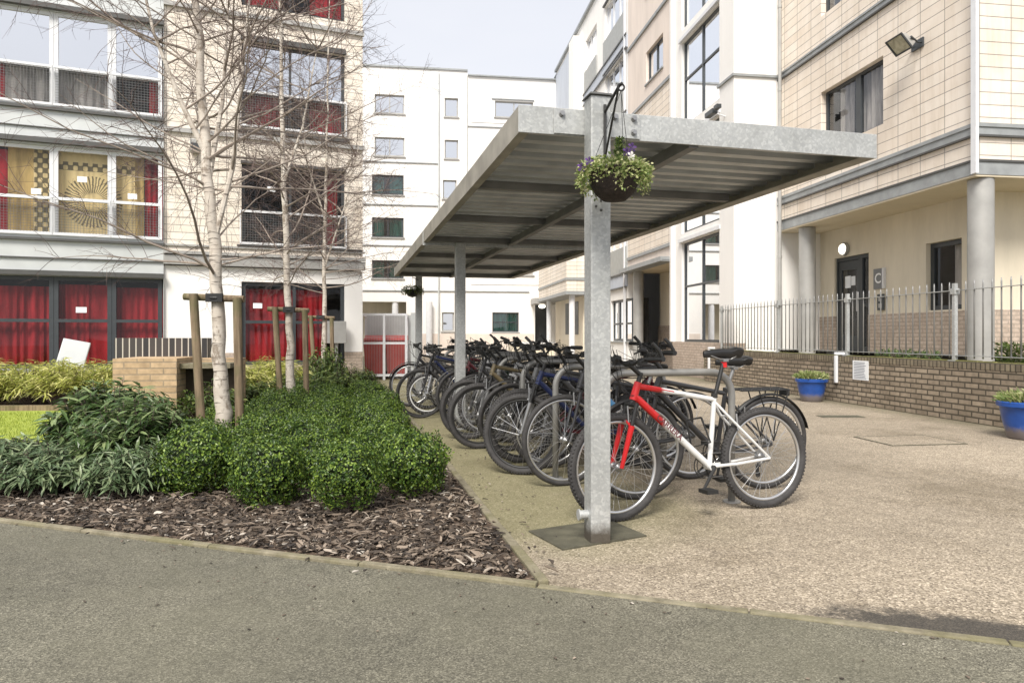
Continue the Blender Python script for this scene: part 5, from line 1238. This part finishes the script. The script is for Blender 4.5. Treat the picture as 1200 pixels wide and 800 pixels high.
    if lettering:
        d = (dtop-bb).normalized(); mid_ = bb+(dtop-bb)*.56; 
        # text reads from the head tube down to the bottom bracket, on the camera-facing side (-Y)
        xa_ = -d; ya_ = Vector((0, -1, 0)).cross(xa_) ; za_ = Vector((0, -1, 0)); ya_ = za_.cross(xa_)
        Mt = Matrix(((xa_.x, ya_.x, za_.x, mid_.x), (xa_.y, ya_.y, za_.y, -.0235), (xa_.z, ya_.z, za_.z, mid_.z), (0, 0, 0, 1)))
        text_mesh(lettering, .052, M('decal_grey', (.12, .03, .035), .4, var=0), 'lettering', fr, Mt, .0006)
        m = MB(); d2 = (ttop-V(.375, .73)); a_ = V(.375, .73)+d2*.55; b_ = V(.375, .73)+d2*.9
        m.tube([a_+Vector((0, -.0165, .004)), b_+Vector((0, -.0175, .004))], .0035, 6); m.build('stripe', REDP, fr)
    # flip crown: fine
    return B
def sb(xs, ys): return sw(xs, ys)
def f_redwhite2(t):
    o = t.obj(); sp = t.n('SeparateXYZ'); t.l(o, sp.inputs[0]); x = sp.outputs[0]
    c = t.ramp(x, (0, (.60, .01, .012)), (.27, (.58, .01, .012)), (.32, (.40, .008, .01)), (.345, (.70, .70, .69)), (1, (.70, .70, .69)))
    c = t.mix(t.ramp(t.noise(38, 6, o, .75), (.60, (0, 0, 0)), (.68, (.6, .6, .6))), c, (.16, .14, .12)); c = t.mix(.4, c, t.ramp(t.noise(7, 5, o), (.3, (.6, .58, .55)), (.6, (1, 1, 1))), 'MULTIPLY')
    t.base(c); t.b.inputs['Roughness'].default_value = .3; t.b.inputs['Coat Weight'].default_value = .4
RW = M('red_to_white_paint', fn=f_redwhite2)
BLACKP = paint('black_frame_paint', (.03, .03, .032)); NAVY = paint('navy_frame_paint', (.015, .025, .09)); SILV = paint('silver_frame_paint', (.38, .38, .38)); GREYF = paint('grey_frame_paint', (.12, .12, .12)); BRZ = paint('bronze_frame_paint', (.14, .11, .06)); GRN = paint('dark_green_frame', (.02, .05, .03)); MAR = paint('maroon_frame', (.10, .015, .02))
T26 = (.335, .026, CHROME, True); T26b = (.335, .027, BLK, True); T700 = (.345, .016, CHROME, False); T700b = (.345, .019, BLK, False); T28 = (.35, .021, CHROME, False); TSM = (.30, .024, REFL, False)
def ang(d): return SA+R(d)
L_ = lambda d: R(d)
make_bike('red and white mountain bike at the near end, just behind the shelter post', sb(.70, .27), ang(4.5), RW, T26, steer=R(4), susp=True, forkm=REDP, seatz=1.05, barends=True, barrise=.05, seatclamp=REDP, lettering='CARRERA', lean=R(-3), wb=1.10)
make_bike('black bicycle with rear rack and mudguards behind the red and white one', sb(1.05, .80), ang(3), BLACKP, T28, steer=R(-8), susp=False, mud=True, rack=True, seatz=.98, lean=R(4), barrise=.09, barends=True, wb=1.08)
make_bike('black bicycle with silver rims on the near side of the second stand', sb(.70, 1.30), ang(0), BLACKP, T28, steer=R(6), susp=False, seatz=.90, lean=R(-3), barrise=.07, bottle=paint('blue_bottle', (.05, .2, .4)))
make_bike('navy mountain bike with fat tyres and its front wheel turned, beside the second stand', sb(.50, 1.86), ang(4), NAVY, T26b, steer=R(-32), susp=True, forkm=STEEL, seatz=.86, lean=R(4), barends=True, barrise=.06)
make_bike('dark grey mountain bike on the near side of the third stand', sb(.62, 2.30), ang(2), GREYF, T26b, steer=R(5), susp=True, seatz=.88, lean=R(-4), barrise=.10, barends=True)
make_bike('black city bicycle with mudguards on the far side of the third stand', sb(.66, 2.90), ang(-3), BLACKP, T700b, steer=R(14), susp=False, mud=True, seatz=.90, lean=R(4), barrise=.13)
make_bike('bronze mountain bike with dark rims pulled forward at the fourth stand', sb(.40, 3.14), ang(-2), BRZ, T26b, steer=R(4), susp=True, forkm=GREYF, seatz=.86, lean=R(-3), barrise=.08, barends=True)
make_bike('black mountain bike on the far side of the fourth stand', sb(.42, 3.84), ang(1), BLACKP, T26b, steer=R(-10), susp=True, seatz=.85, lean=R(4), barrise=.12)
make_bike('silver road bicycle with drop bars at the fifth stand', sb(.60, 4.36), ang(3), SILV, T700, steer=R(9), susp=False, dropbar=True, seatz=.92, lean=R(-3))
make_bike('dark green bicycle parked back to front at the fifth stand', sb(1.80, 4.95), ang(181), GRN, T28, steer=R(-6), susp=False, mud=True, seatz=.88, lean=R(-4), barrise=.09)
make_bike('maroon bicycle with mudguards on the near side of the sixth stand', sb(.58, 5.40), ang(2), MAR, T700b, steer=R(12), susp=False, mud=True, seatz=.88, lean=R(-4), barrise=.11)
make_bike('black road bicycle with thin dark tyres pulled out from the sixth stand', sb(.10, 5.86), ang(-4), BLACKP, T700b, steer=R(2), susp=False, seatz=.99, lean=R(3), wb=1.02)
make_bike('small navy bicycle with white rims and silver fork, wheel turned, at the seventh stand', sb(.24, 6.25), ang(5), NAVY, TSM, steer=R(-16), susp=True, forkm=CHROME, seatz=.92, lean=R(-3), wb=1.0)
make_bike('grey bicycle on the far side of the seventh stand', sb(.34, 7.0), ang(0), GREYF, T700b, steer=R(8), susp=False, seatz=.97, lean=R(4))
make_bike('black bicycle pulled out at the eighth stand', sb(.12, 7.45), ang(3), BLACKP, T28, steer=R(-6), susp=False, mud=True, seatz=.98, lean=R(-3), barrise=.05)
make_bike('silver mountain bike parked back to front at the eighth stand', sb(1.75, 8.05), ang(183), SILV, T26, steer=R(10), susp=True, seatz=.94, lean=R(-4))
make_bike('black mountain bike at the last stand by the far shelter post', sb(.52, 8.55), ang(2), BLACKP, T26b, steer=R(12), susp=True, seatz=.95, lean=R(-4))

make_bike('dark red bicycle parked back to front between the second and third stands', sb(1.86, 2.05), ang(182), MAR, T28, steer=R(8), susp=False, mud=True, seatz=.90, lean=R(-4), barrise=.12)
make_bike('dark green mountain bike parked back to front between the third and fourth stands', sb(1.92, 3.4), ang(178), GRN, T26, steer=R(-10), susp=True, seatz=.88, lean=R(4), barrise=.08, barends=True)
make_bike('silver bicycle with high handlebars squeezed in beside the fourth stand', sb(.72, 3.52), ang(5), SILV, T28, steer=R(18), susp=False, mud=True, seatz=.92, lean=R(3), barrise=.13)
make_bike('light grey mountain bike squeezed in between the second and third stands', sb(.80, 2.08), ang(3), GREYF, T26, steer=R(12), susp=True, forkm=SILV, seatz=.90, lean=R(-3), barrise=.1)
make_bike('bronze bicycle parked back to front beside the sixth stand', sb(1.82, 5.62), ang(181), BRZ, T28, steer=R(-14), susp=False, seatz=.9, lean=R(4), barrise=.1)
make_bike('black mountain bike squeezed in between the fourth and fifth stands', sb(.66, 4.05), ang(-2), BLACKP, T26, steer=R(-16), susp=True, seatz=.88, lean=R(-3), barrise=.08, barends=True)
make_bike('black bicycle with silver rims between the sixth and seventh stands', sb(.62, 6.5), ang(2), BLACKP, T28, steer=R(10), susp=False, seatz=.92, lean=R(-3), barrise=.12)

# ------------------------------------------------------------------ birch trees
def birch(loc, label, Ht, r0, seed, leaders, spread=1.0, dens=1.0):
    P = empty('birch_tree', label, 'tree', loc, 0, 'bare birch trees in the planting bed'); rd = random.Random(seed)
    tk = MB(); bo = MB(); tw = MB()
    def grow(m, p, d, L, r, rend, n, wob, grav, k=8):
        pts = [p.copy()]; rs = [r]; d = d.normalized()
        for i in range(n):
            d = (d+Vector((rd.gauss(0, wob), rd.gauss(0, wob), rd.gauss(0, wob*.5)+grav))).normalized()
            p = p+d*L/n; pts.append(p.copy()); rs.append(r+(rend-r)*(i+1)/n)
        m.tube(pts, rs, k, False); return pts, rs
    def along(pts, t):
        f = t*(len(pts)-1); i = min(int(f), len(pts)-2); return pts[i].lerp(pts[i+1], f-i), (pts[i+1]-pts[i]).normalized()
    trunks = []
    pts = [Vector(q) for q in leaders[0]]; rs = [r0*(1.25 if i == 0 else max(.12, 1-.92*(q.z/Ht))) for i, q in enumerate(pts)]
    # refine with small wobble
    fp, frs = [], []
    for i in range(len(pts)-1):
        for j in range(5):
            t = j/5; q = pts[i].lerp(pts[i+1], t)+Vector((rd.gauss(0, .008), rd.gauss(0, .008), 0)); fp.append(q); frs.append((rs[i]+(rs[i+1]-rs[i])*t)*rd.uniform(.95, 1.06))
    fp.append(pts[-1]); frs.append(rs[-1]); tk.tube(fp, frs, 14); trunks.append((fp, frs))
    for l in leaders[1:]:
        q = [Vector(a) for a in l]; rr = [r0*.42*(1-.75*i/(len(q)-1)) for i in range(len(q))]; lm = MB(); lm.tube(q, rr, 8, False); lm.build('limb', BIRCH, P, smooth=True); trunks.append((q, rr))
    for ti, (fp, frs) in enumerate(trunks):
        n = int((42 if ti == 0 else 15)*dens)
        for i in range(n):
            t = rd.uniform(.27 if ti == 0 else .15, .98); p, dd = along(fp, t); zrel = p.z/Ht
            a = rd.uniform(0, 6.28); el = rd.uniform(.0, .95); d = Vector((math.cos(a), math.sin(a), el))
            L = (2.1*(1-zrel)+.55)*rd.uniform(.5, 1.2)*spread; r = min(.014, .004+.0042*L)*rd.uniform(.8, 1.3)
            b, br = grow(bo, p, d, L, r, .0022, 9, .11, .0, 5)
            for j in range(int(L*9)):
                t2 = rd.uniform(.15, 1); q, bd_ = along(b, t2); s_ = bd_.orthogonal(); s_.rotate(Matrix.Rotation(rd.uniform(0, 6.28), 3, bd_)); d2 = (bd_*.9+s_*rd.uniform(.5, 1)+Vector((0, 0, rd.gauss(.05, .25)))).normalized()
                L2 = rd.uniform(.25, .75)*(1.1-t2*.5)*spread; c, _ = grow(tw, q, d2, L2, .0034, .0013, 5, .13, -.02, 3)
                for k in range(int(L2*9)):
                    q2, bd2 = along(c, rd.uniform(.2, 1)); s_ = bd2.orthogonal(); s_.rotate(Matrix.Rotation(rd.uniform(0, 6.28), 3, bd2)); grow(tw, q2, bd2+s_*.8, rd.uniform(.08, .28), .0018, .0009, 3, .12, -.03, 3)
    tr = tk.build('trunk', BIRCH, P, smooth=True); bo.build('branches', BOUGH, tr, smooth=True); tw.build('twigs', TWIG, tr)
    return P
X, Y = -3.0, 7.0
birch((X, Y, 0), 'nearest and thickest white barked birch, forking high up, behind the spiky shrubs', 7.6, .078, 1,
      [[(.06, 0, 0), (.02, 0, .6), (-.02, 0, 1.5), (-.08, 0, 2.4), (-.17, .02, 3.3), (-.24, .05, 4.4), (-.33, .05, 5.9), (-.4, .1, 7.6)],
       [(-.14, .02, 3.0), (-.36, -.05, 3.5), (-.62, -.1, 4.2), (-.85, -.1, 5.2)], [(-.03, 0, 2.2), (.12, .05, 2.9), (.22, .05, 3.9), (.30, .1, 5.0)], [(-.12, 0, 2.7), (-.03, .15, 3.6), (.02, .2, 4.8)]], 1.05)
birch((-3.32, 10.2, 0), 'middle birch with peeling bark between two timber stakes', 8.2, .062, 2,
      [[(.03, 0, 0), (0, 0, 1), (-.05, 0, 2.3), (-.10, 0, 3.6), (-.12, 0, 5), (-.15, 0, 6.6), (-.1, 0, 8.2)], [(-.1, 0, 3.4), (.18, .05, 4.3), (.4, .1, 5.6)]], 1.1, 1.0)
birch((-4.0, 14.5, 0), 'furthest and thinnest birch beside the grey utility box', 8.8, .055, 5,
      [[(0, 0, 0), (.02, 0, 1.4), (0, 0, 3), (.05, 0, 4.6), (.08, 0, 6.2), (.12, 0, 8.8)], [(.02, 0, 2.6), (.45, 0, 3.9), (.8, 0, 5.4)], [(.04, 0, 3.6), (-.35, 0, 4.8), (-.5, 0, 6.2)]], 1.3, 1.05)
def stakes(X, Y, sc, label, dx=.22):
    P = empty('tree_stake', label, 'tree stake', (X, Y, 0), 0, 'timber stakes supporting the birches')
    for s_, tp in ((-1, 1.57), (1, 1.53)):
        m = MB(); b = s_*dx+.09 if s_ < 0 else dx+.03; m.tube([(b, -.12, 0), (s_*dx, -.12, tp)], .042*sc, 10); m.build('stake', WOOD, P, smooth=True)
    m = MB(); m.tube([(-dx-.13, -.12+.075, 1.545), (dx+.04, -.12+.075, 1.52)], .036*sc, 10); m.build('cross_bar', WOOD, P, smooth=True)
    m = MB(); m.torus((-.03, .0, 1.53), .092*sc, .02, 20, 8, 'z'); m.box(-.11, .06, -.10, -.07, 1.49, 1.575); m.build('rubber_tie', RUBB, P)
stakes(-2.99, 7.0, 1.0, 'two leaning timber stakes with a cross bar round the nearest birch')
stakes(-3.28, 10.2, 1.0, 'mossy timber stakes with a cross bar round the middle birch')
stakes(-4.02, 14.5, 1.0, 'timber stakes at the furthest and thinnest birch')

# ------------------------------------------------------------------ box balls
def ball_mesh(seed, n, r0=.26, lf=.0245):
    rd = random.Random(seed); m = MB()
    for i in range(n):
        z = rd.uniform(-.85, 1); a = rd.uniform(0, 6.28); q = math.sqrt(max(0, 1-z*z)); d = Vector((q*math.cos(a), q*math.sin(a), z))
        lump = 1+.26*noise.noise(d*2.3+Vector((seed*7, 0, 0)))+.20*noise.noise(d*5+Vector((0, seed*3, 0)))+.16*noise.noise(d*11+Vector((seed, 0, 0)))
        sq = (abs(d.x)**2.4+abs(d.y)**2.4+abs(d.z)**2.4)**(-1/2.4); lump *= sq*.95
        rad = r0*lump*(1-.20*rd.random()**1.4+(.07*rd.random() if rd.random() < .12 else 0)); p = Vector((d.x*rad, d.y*rad, d.z*rad*.98))
        tn = Vector((rd.gauss(0, 1), rd.gauss(0, 1), rd.gauss(.3, 1))); dd = (tn-d*tn.dot(d)*.75+d*rd.uniform(0, .5)).normalized(); nr = (d+Vector((rd.gauss(0, .6), rd.gauss(0, .6), rd.gauss(0, .6)))).normalized()
        m.leaf(p, dd, nr, lf*rd.uniform(.7, 1.3), lf*.62*rd.uniform(.8, 1.2))
    return m.mesh('foliage', BOX)
bmn = [ball_mesh(s_, 6400) for s_ in (1, 2, 3)]; bmf = [ball_mesh(s_, 4200, .26, .026) for s_ in (4, 5, 6)]
cm = MB(); cm.ell((0, 0, 0), (.175, .175, .17), 14, 10, .25); cme = cm.mesh('light_block_core', BOX_CORE, True)  # dark solid core added inside the leaves to block light
sm_ = MB()
for i in range(7): a = i*.9; sm_.tube([(.02*math.cos(a), .02*math.sin(a), -.30), (.03*math.cos(a*2), .03*math.sin(a*2), -.2), (.1*math.cos(a), .1*math.sin(a), -.08)], .006, 5)
sme2 = sm_.mesh('stem', TWIG)
def ball(X, Y, r, zc, lab, grp, seed, near):
    P = empty('box_ball', lab, 'shrub', (X, Y, zc), seed*1.7, grp); s_ = r/.26; P.scale = (s_, s_*1.0, s_*random.uniform(.92, 1.02)); 
    link((bmn if near else bmf)[seed % 3], 'foliage', P); link(cme, 'light_block_core', P); link(sme2, 'stem', P)
front = [(-2.30, 4.98, .27, .24, 'clipped box ball beside the spiky shrubs, leftmost of the front row'), (-1.65, 4.62, .245, .24, 'clipped box ball second from the left in the front row'), (-1.07, 4.42, .225, .255, 'clipped box ball nearest the path, third in the front row'), (-.70, 4.85, .235, .245, 'clipped box ball beside the kerb at the right end of the front row')]
for i, (x, y, r, z, lab) in enumerate(front): ball(x, y, r, z, lab, 'clipped box balls', i, True)
k = 4; rd = random.Random(21); ORD = 'first second third fourth fifth sixth seventh eighth ninth tenth eleventh twelfth thirteenth fourteenth last'.split()
for j in range(0, 12):
    ysr = 1.75+.60*j
    for i, xs in enumerate((-.48, -1.06, -1.64, -2.15)):
        if i == 3 and (j == 0 or j > 6) or i == 2 and j > 10: continue
        xx = xs+rd.uniform(-.05, .05)-(.20 if j % 2 else 0); yy = ysr+rd.uniform(-.05, .05)+ (.12 if i == 2 else 0)
        w_ = sw(xx, yy)
        if (w_.x+3.0)**2+(w_.y-7)**2 < .09 or (w_.x+3.3)**2+(w_.y-10.2)**2 < .07: continue
        cl = ('next to the kerb', 'second from the kerb', 'third from the kerb', 'on the birch side')[i]
        ball(w_.x, w_.y, rd.uniform(.20, .245)*(.85 if i == 3 else 1), (.16 if i == 3 else .20)+rd.uniform(-.035, .035), 'clipped box ball %s, in the %s row behind the front balls' % (cl, ORD[j]), 'clipped box balls', k, j < 4); k += 1

# ------------------------------------------------------------------ long-leaved shrubs
def spiky(seed, r0, h0, nst, mat, L=.10, Wd=.024, per=15, name='foliage'):
    rd = random.Random(seed); m = MB(); st = MB()
    for i in range(nst):
        a = rd.uniform(0, 6.28); q = math.sqrt(rd.random())*r0; hh = h0*(1-.45*(q/r0)**2)*rd.uniform(.55, 1.05)
        tip = Vector((q*math.cos(a), q*math.sin(a), hh)); base = Vector((tip.x*.3, tip.y*.3, 0)); ax_ = (tip-base).normalized()
        st.tube([base, base.lerp(tip, .6)+Vector((0, 0, .03)), tip], [.006, .004, .003], 4, False)
        for k in range(per):
            t = 1-.42*(k/per)*rd.uniform(.6, 1.2); p = base.lerp(tip, t); s_ = ax_.orthogonal(); s_.rotate(Matrix.Rotation(k*2.4+rd.random(), 3, ax_))
            d = (s_*rd.uniform(.7, 1.2)+ax_*rd.uniform(.1, .9)+Vector((0, 0, -.15))).normalized(); l = L*rd.uniform(.7, 1.25)
            side = d.cross(Vector((0, 0, 1)));
            if side.length < .05: side = Vector((1, 0, 0))
            side.normalize(); side = (side+Vector((0, 0, rd.gauss(0, .35)))).normalized(); n_ = side.cross(d); w_ = Wd*rd.uniform(.8, 1.2)
            b0 = len(m.v); m.v += [tuple(p), tuple(p+d*l*.3+side*w_*.42+n_*.003), tuple(p+d*l*.3-side*w_*.42+n_*.003), tuple(p+d*l*.62+side*w_*.42-n_*l*.03), tuple(p+d*l*.62-side*w_*.42-n_*l*.03), tuple(p+d*l-n_*l*.16), tuple(p+d*l*.3-n_*.002), tuple(p+d*l*.62-n_*(l*.03+.003))]
            m.f += [(b0, b0+1, b0+6), (b0, b0+6, b0+2), (b0+1, b0+3, b0+7, b0+6), (b0+6, b0+7, b0+4, b0+2), (b0+3, b0+5, b0+7), (b0+7, b0+5, b0+4)]
    return m.mesh('foliage', mat), st.mesh('stem', TWIG)
sp1 = [spiky(s_, .48, .74, 210, SPK, .125, .031) for s_ in (1, 2)]; sp2 = [spiky(s_, .46, .46, 190, SPK2, .11, .020) for s_ in (3, 4)]
spots = [(-2.95, 5.35, 0, .92, 'tall long-leaved evergreen shrub between the box balls and the low spiky shrubs'), (-3.45, 5.9, 1, 1.05, 'tall long-leaved evergreen shrub in front of the tan brick planter'), (-2.95, 6.1, 2, .85, 'long-leaved evergreen shrub at the foot of the nearest birch'),
         (-3.35, 5.1, 2, 1.0, 'low greyish spiky shrub at the front of the bed near the left edge'), (-3.95, 5.25, 3, 1.05, 'low greyish spiky shrub in the left corner of the view'), (-4.6, 5.6, 3, .95, 'low spiky shrub cut by the left edge of the view'), (-2.75, 4.95, 2, .8, 'small spiky shrub squeezed against the leftmost box ball'), (-3.7, 6.7, 1, .9, 'long-leaved evergreen shrub just beyond the others, left of the nearest birch')]
for i, (x, y, t, s_, lab) in enumerate(spots):
    P = empty('evergreen_shrub', lab, 'shrub', (x, y, 0), i*1.3, 'long-leaved shrubs at the left'); P.scale = (s_, s_, s_*(.78 if t > 1 and x < -3.3 else 1)); f_, g_ = (sp1+sp2)[t]; link(f_, 'foliage', P); link(g_, 'stem', P)
bm_ = [spiky(s_, .5, .74, 120, BAM, .17, .022, 13) for s_ in (11, 12)]; vm_ = [spiky(s_, .45, .6, 110, VIB, .09, .03, 13) for s_ in (13, 14)]
i = 0
YSH = [(-9.4, 11.2), (-8.6, 11.0), (-7.9, 11.3), (-7.2, 11.0), (-6.6, 11.4), (-6.0, 11.2), (-9.0, 11.9), (-8.1, 12.2), (-7.3, 12.0), (-6.5, 12.3), (-5.4, 10.9), (-10.1, 11.6)]
for (x, y) in YSH:
    back = y > 11.5; ln = sorted(q[0] for q in YSH if (q[1] > 11.5) == back); pos = ('back' if back else 'front')+' line, '+ORD[ln.index(x)]+' from the left'
    P = empty('yellow_green_shrub', 'yellow-green strappy shrub under the windows, %s' % pos, 'shrub', (x, y, 0), i, 'yellow-green shrubs under the windows'); f_, g_ = bm_[i % 2]; link(f_, 'foliage', P); link(g_, 'stem', P); i += 1
MSH = [(-4.3, 10.8, 1), (-3.7, 11.4, 0), (-4.9, 11.6, 1), (-4.1, 12.3, 1), (-3.4, 12.6, 0), (-4.7, 13.2, 1), (-3.9, 9.9, 0), (-3.0, 11.6, 0), (-3.9, 13.4, 0), (-3.1, 13.4, 0), (-4.4, 9.2, 0), (-3.7, 8.4, 0)]
for (x, y, v) in MSH:
    P = empty('leafy_shrub', (('mid green leafy shrub, ' if not v else 'yellowish leafy shrub, ')+ORD[sorted(MSH, key=lambda q: q[1]*100+q[0]).index((x, y, v))]+' counting back, by the '+('nearest' if y < 8.5 else 'middle' if y < 12 else 'furthest')+' birch'+(' on its left' if x < -4.2 else '')), 'shrub', (x, y, 0), i, 'mixed shrubs around the birches'); f_, g_ = (bm_ if v else vm_)[i % 2]; link(f_, 'foliage', P); link(g_, 'stem', P); i += 1
P = empty('leafy_shrub', 'taller dark leafy shrub at the foot of the furthest birch', 'shrub', (-3.55, 13.0, .0), 1, 'mixed shrubs around the birches'); P.scale = (1, 1, 1.7); link(vm_[0][0], 'foliage', P); link(vm_[0][1], 'stem', P)
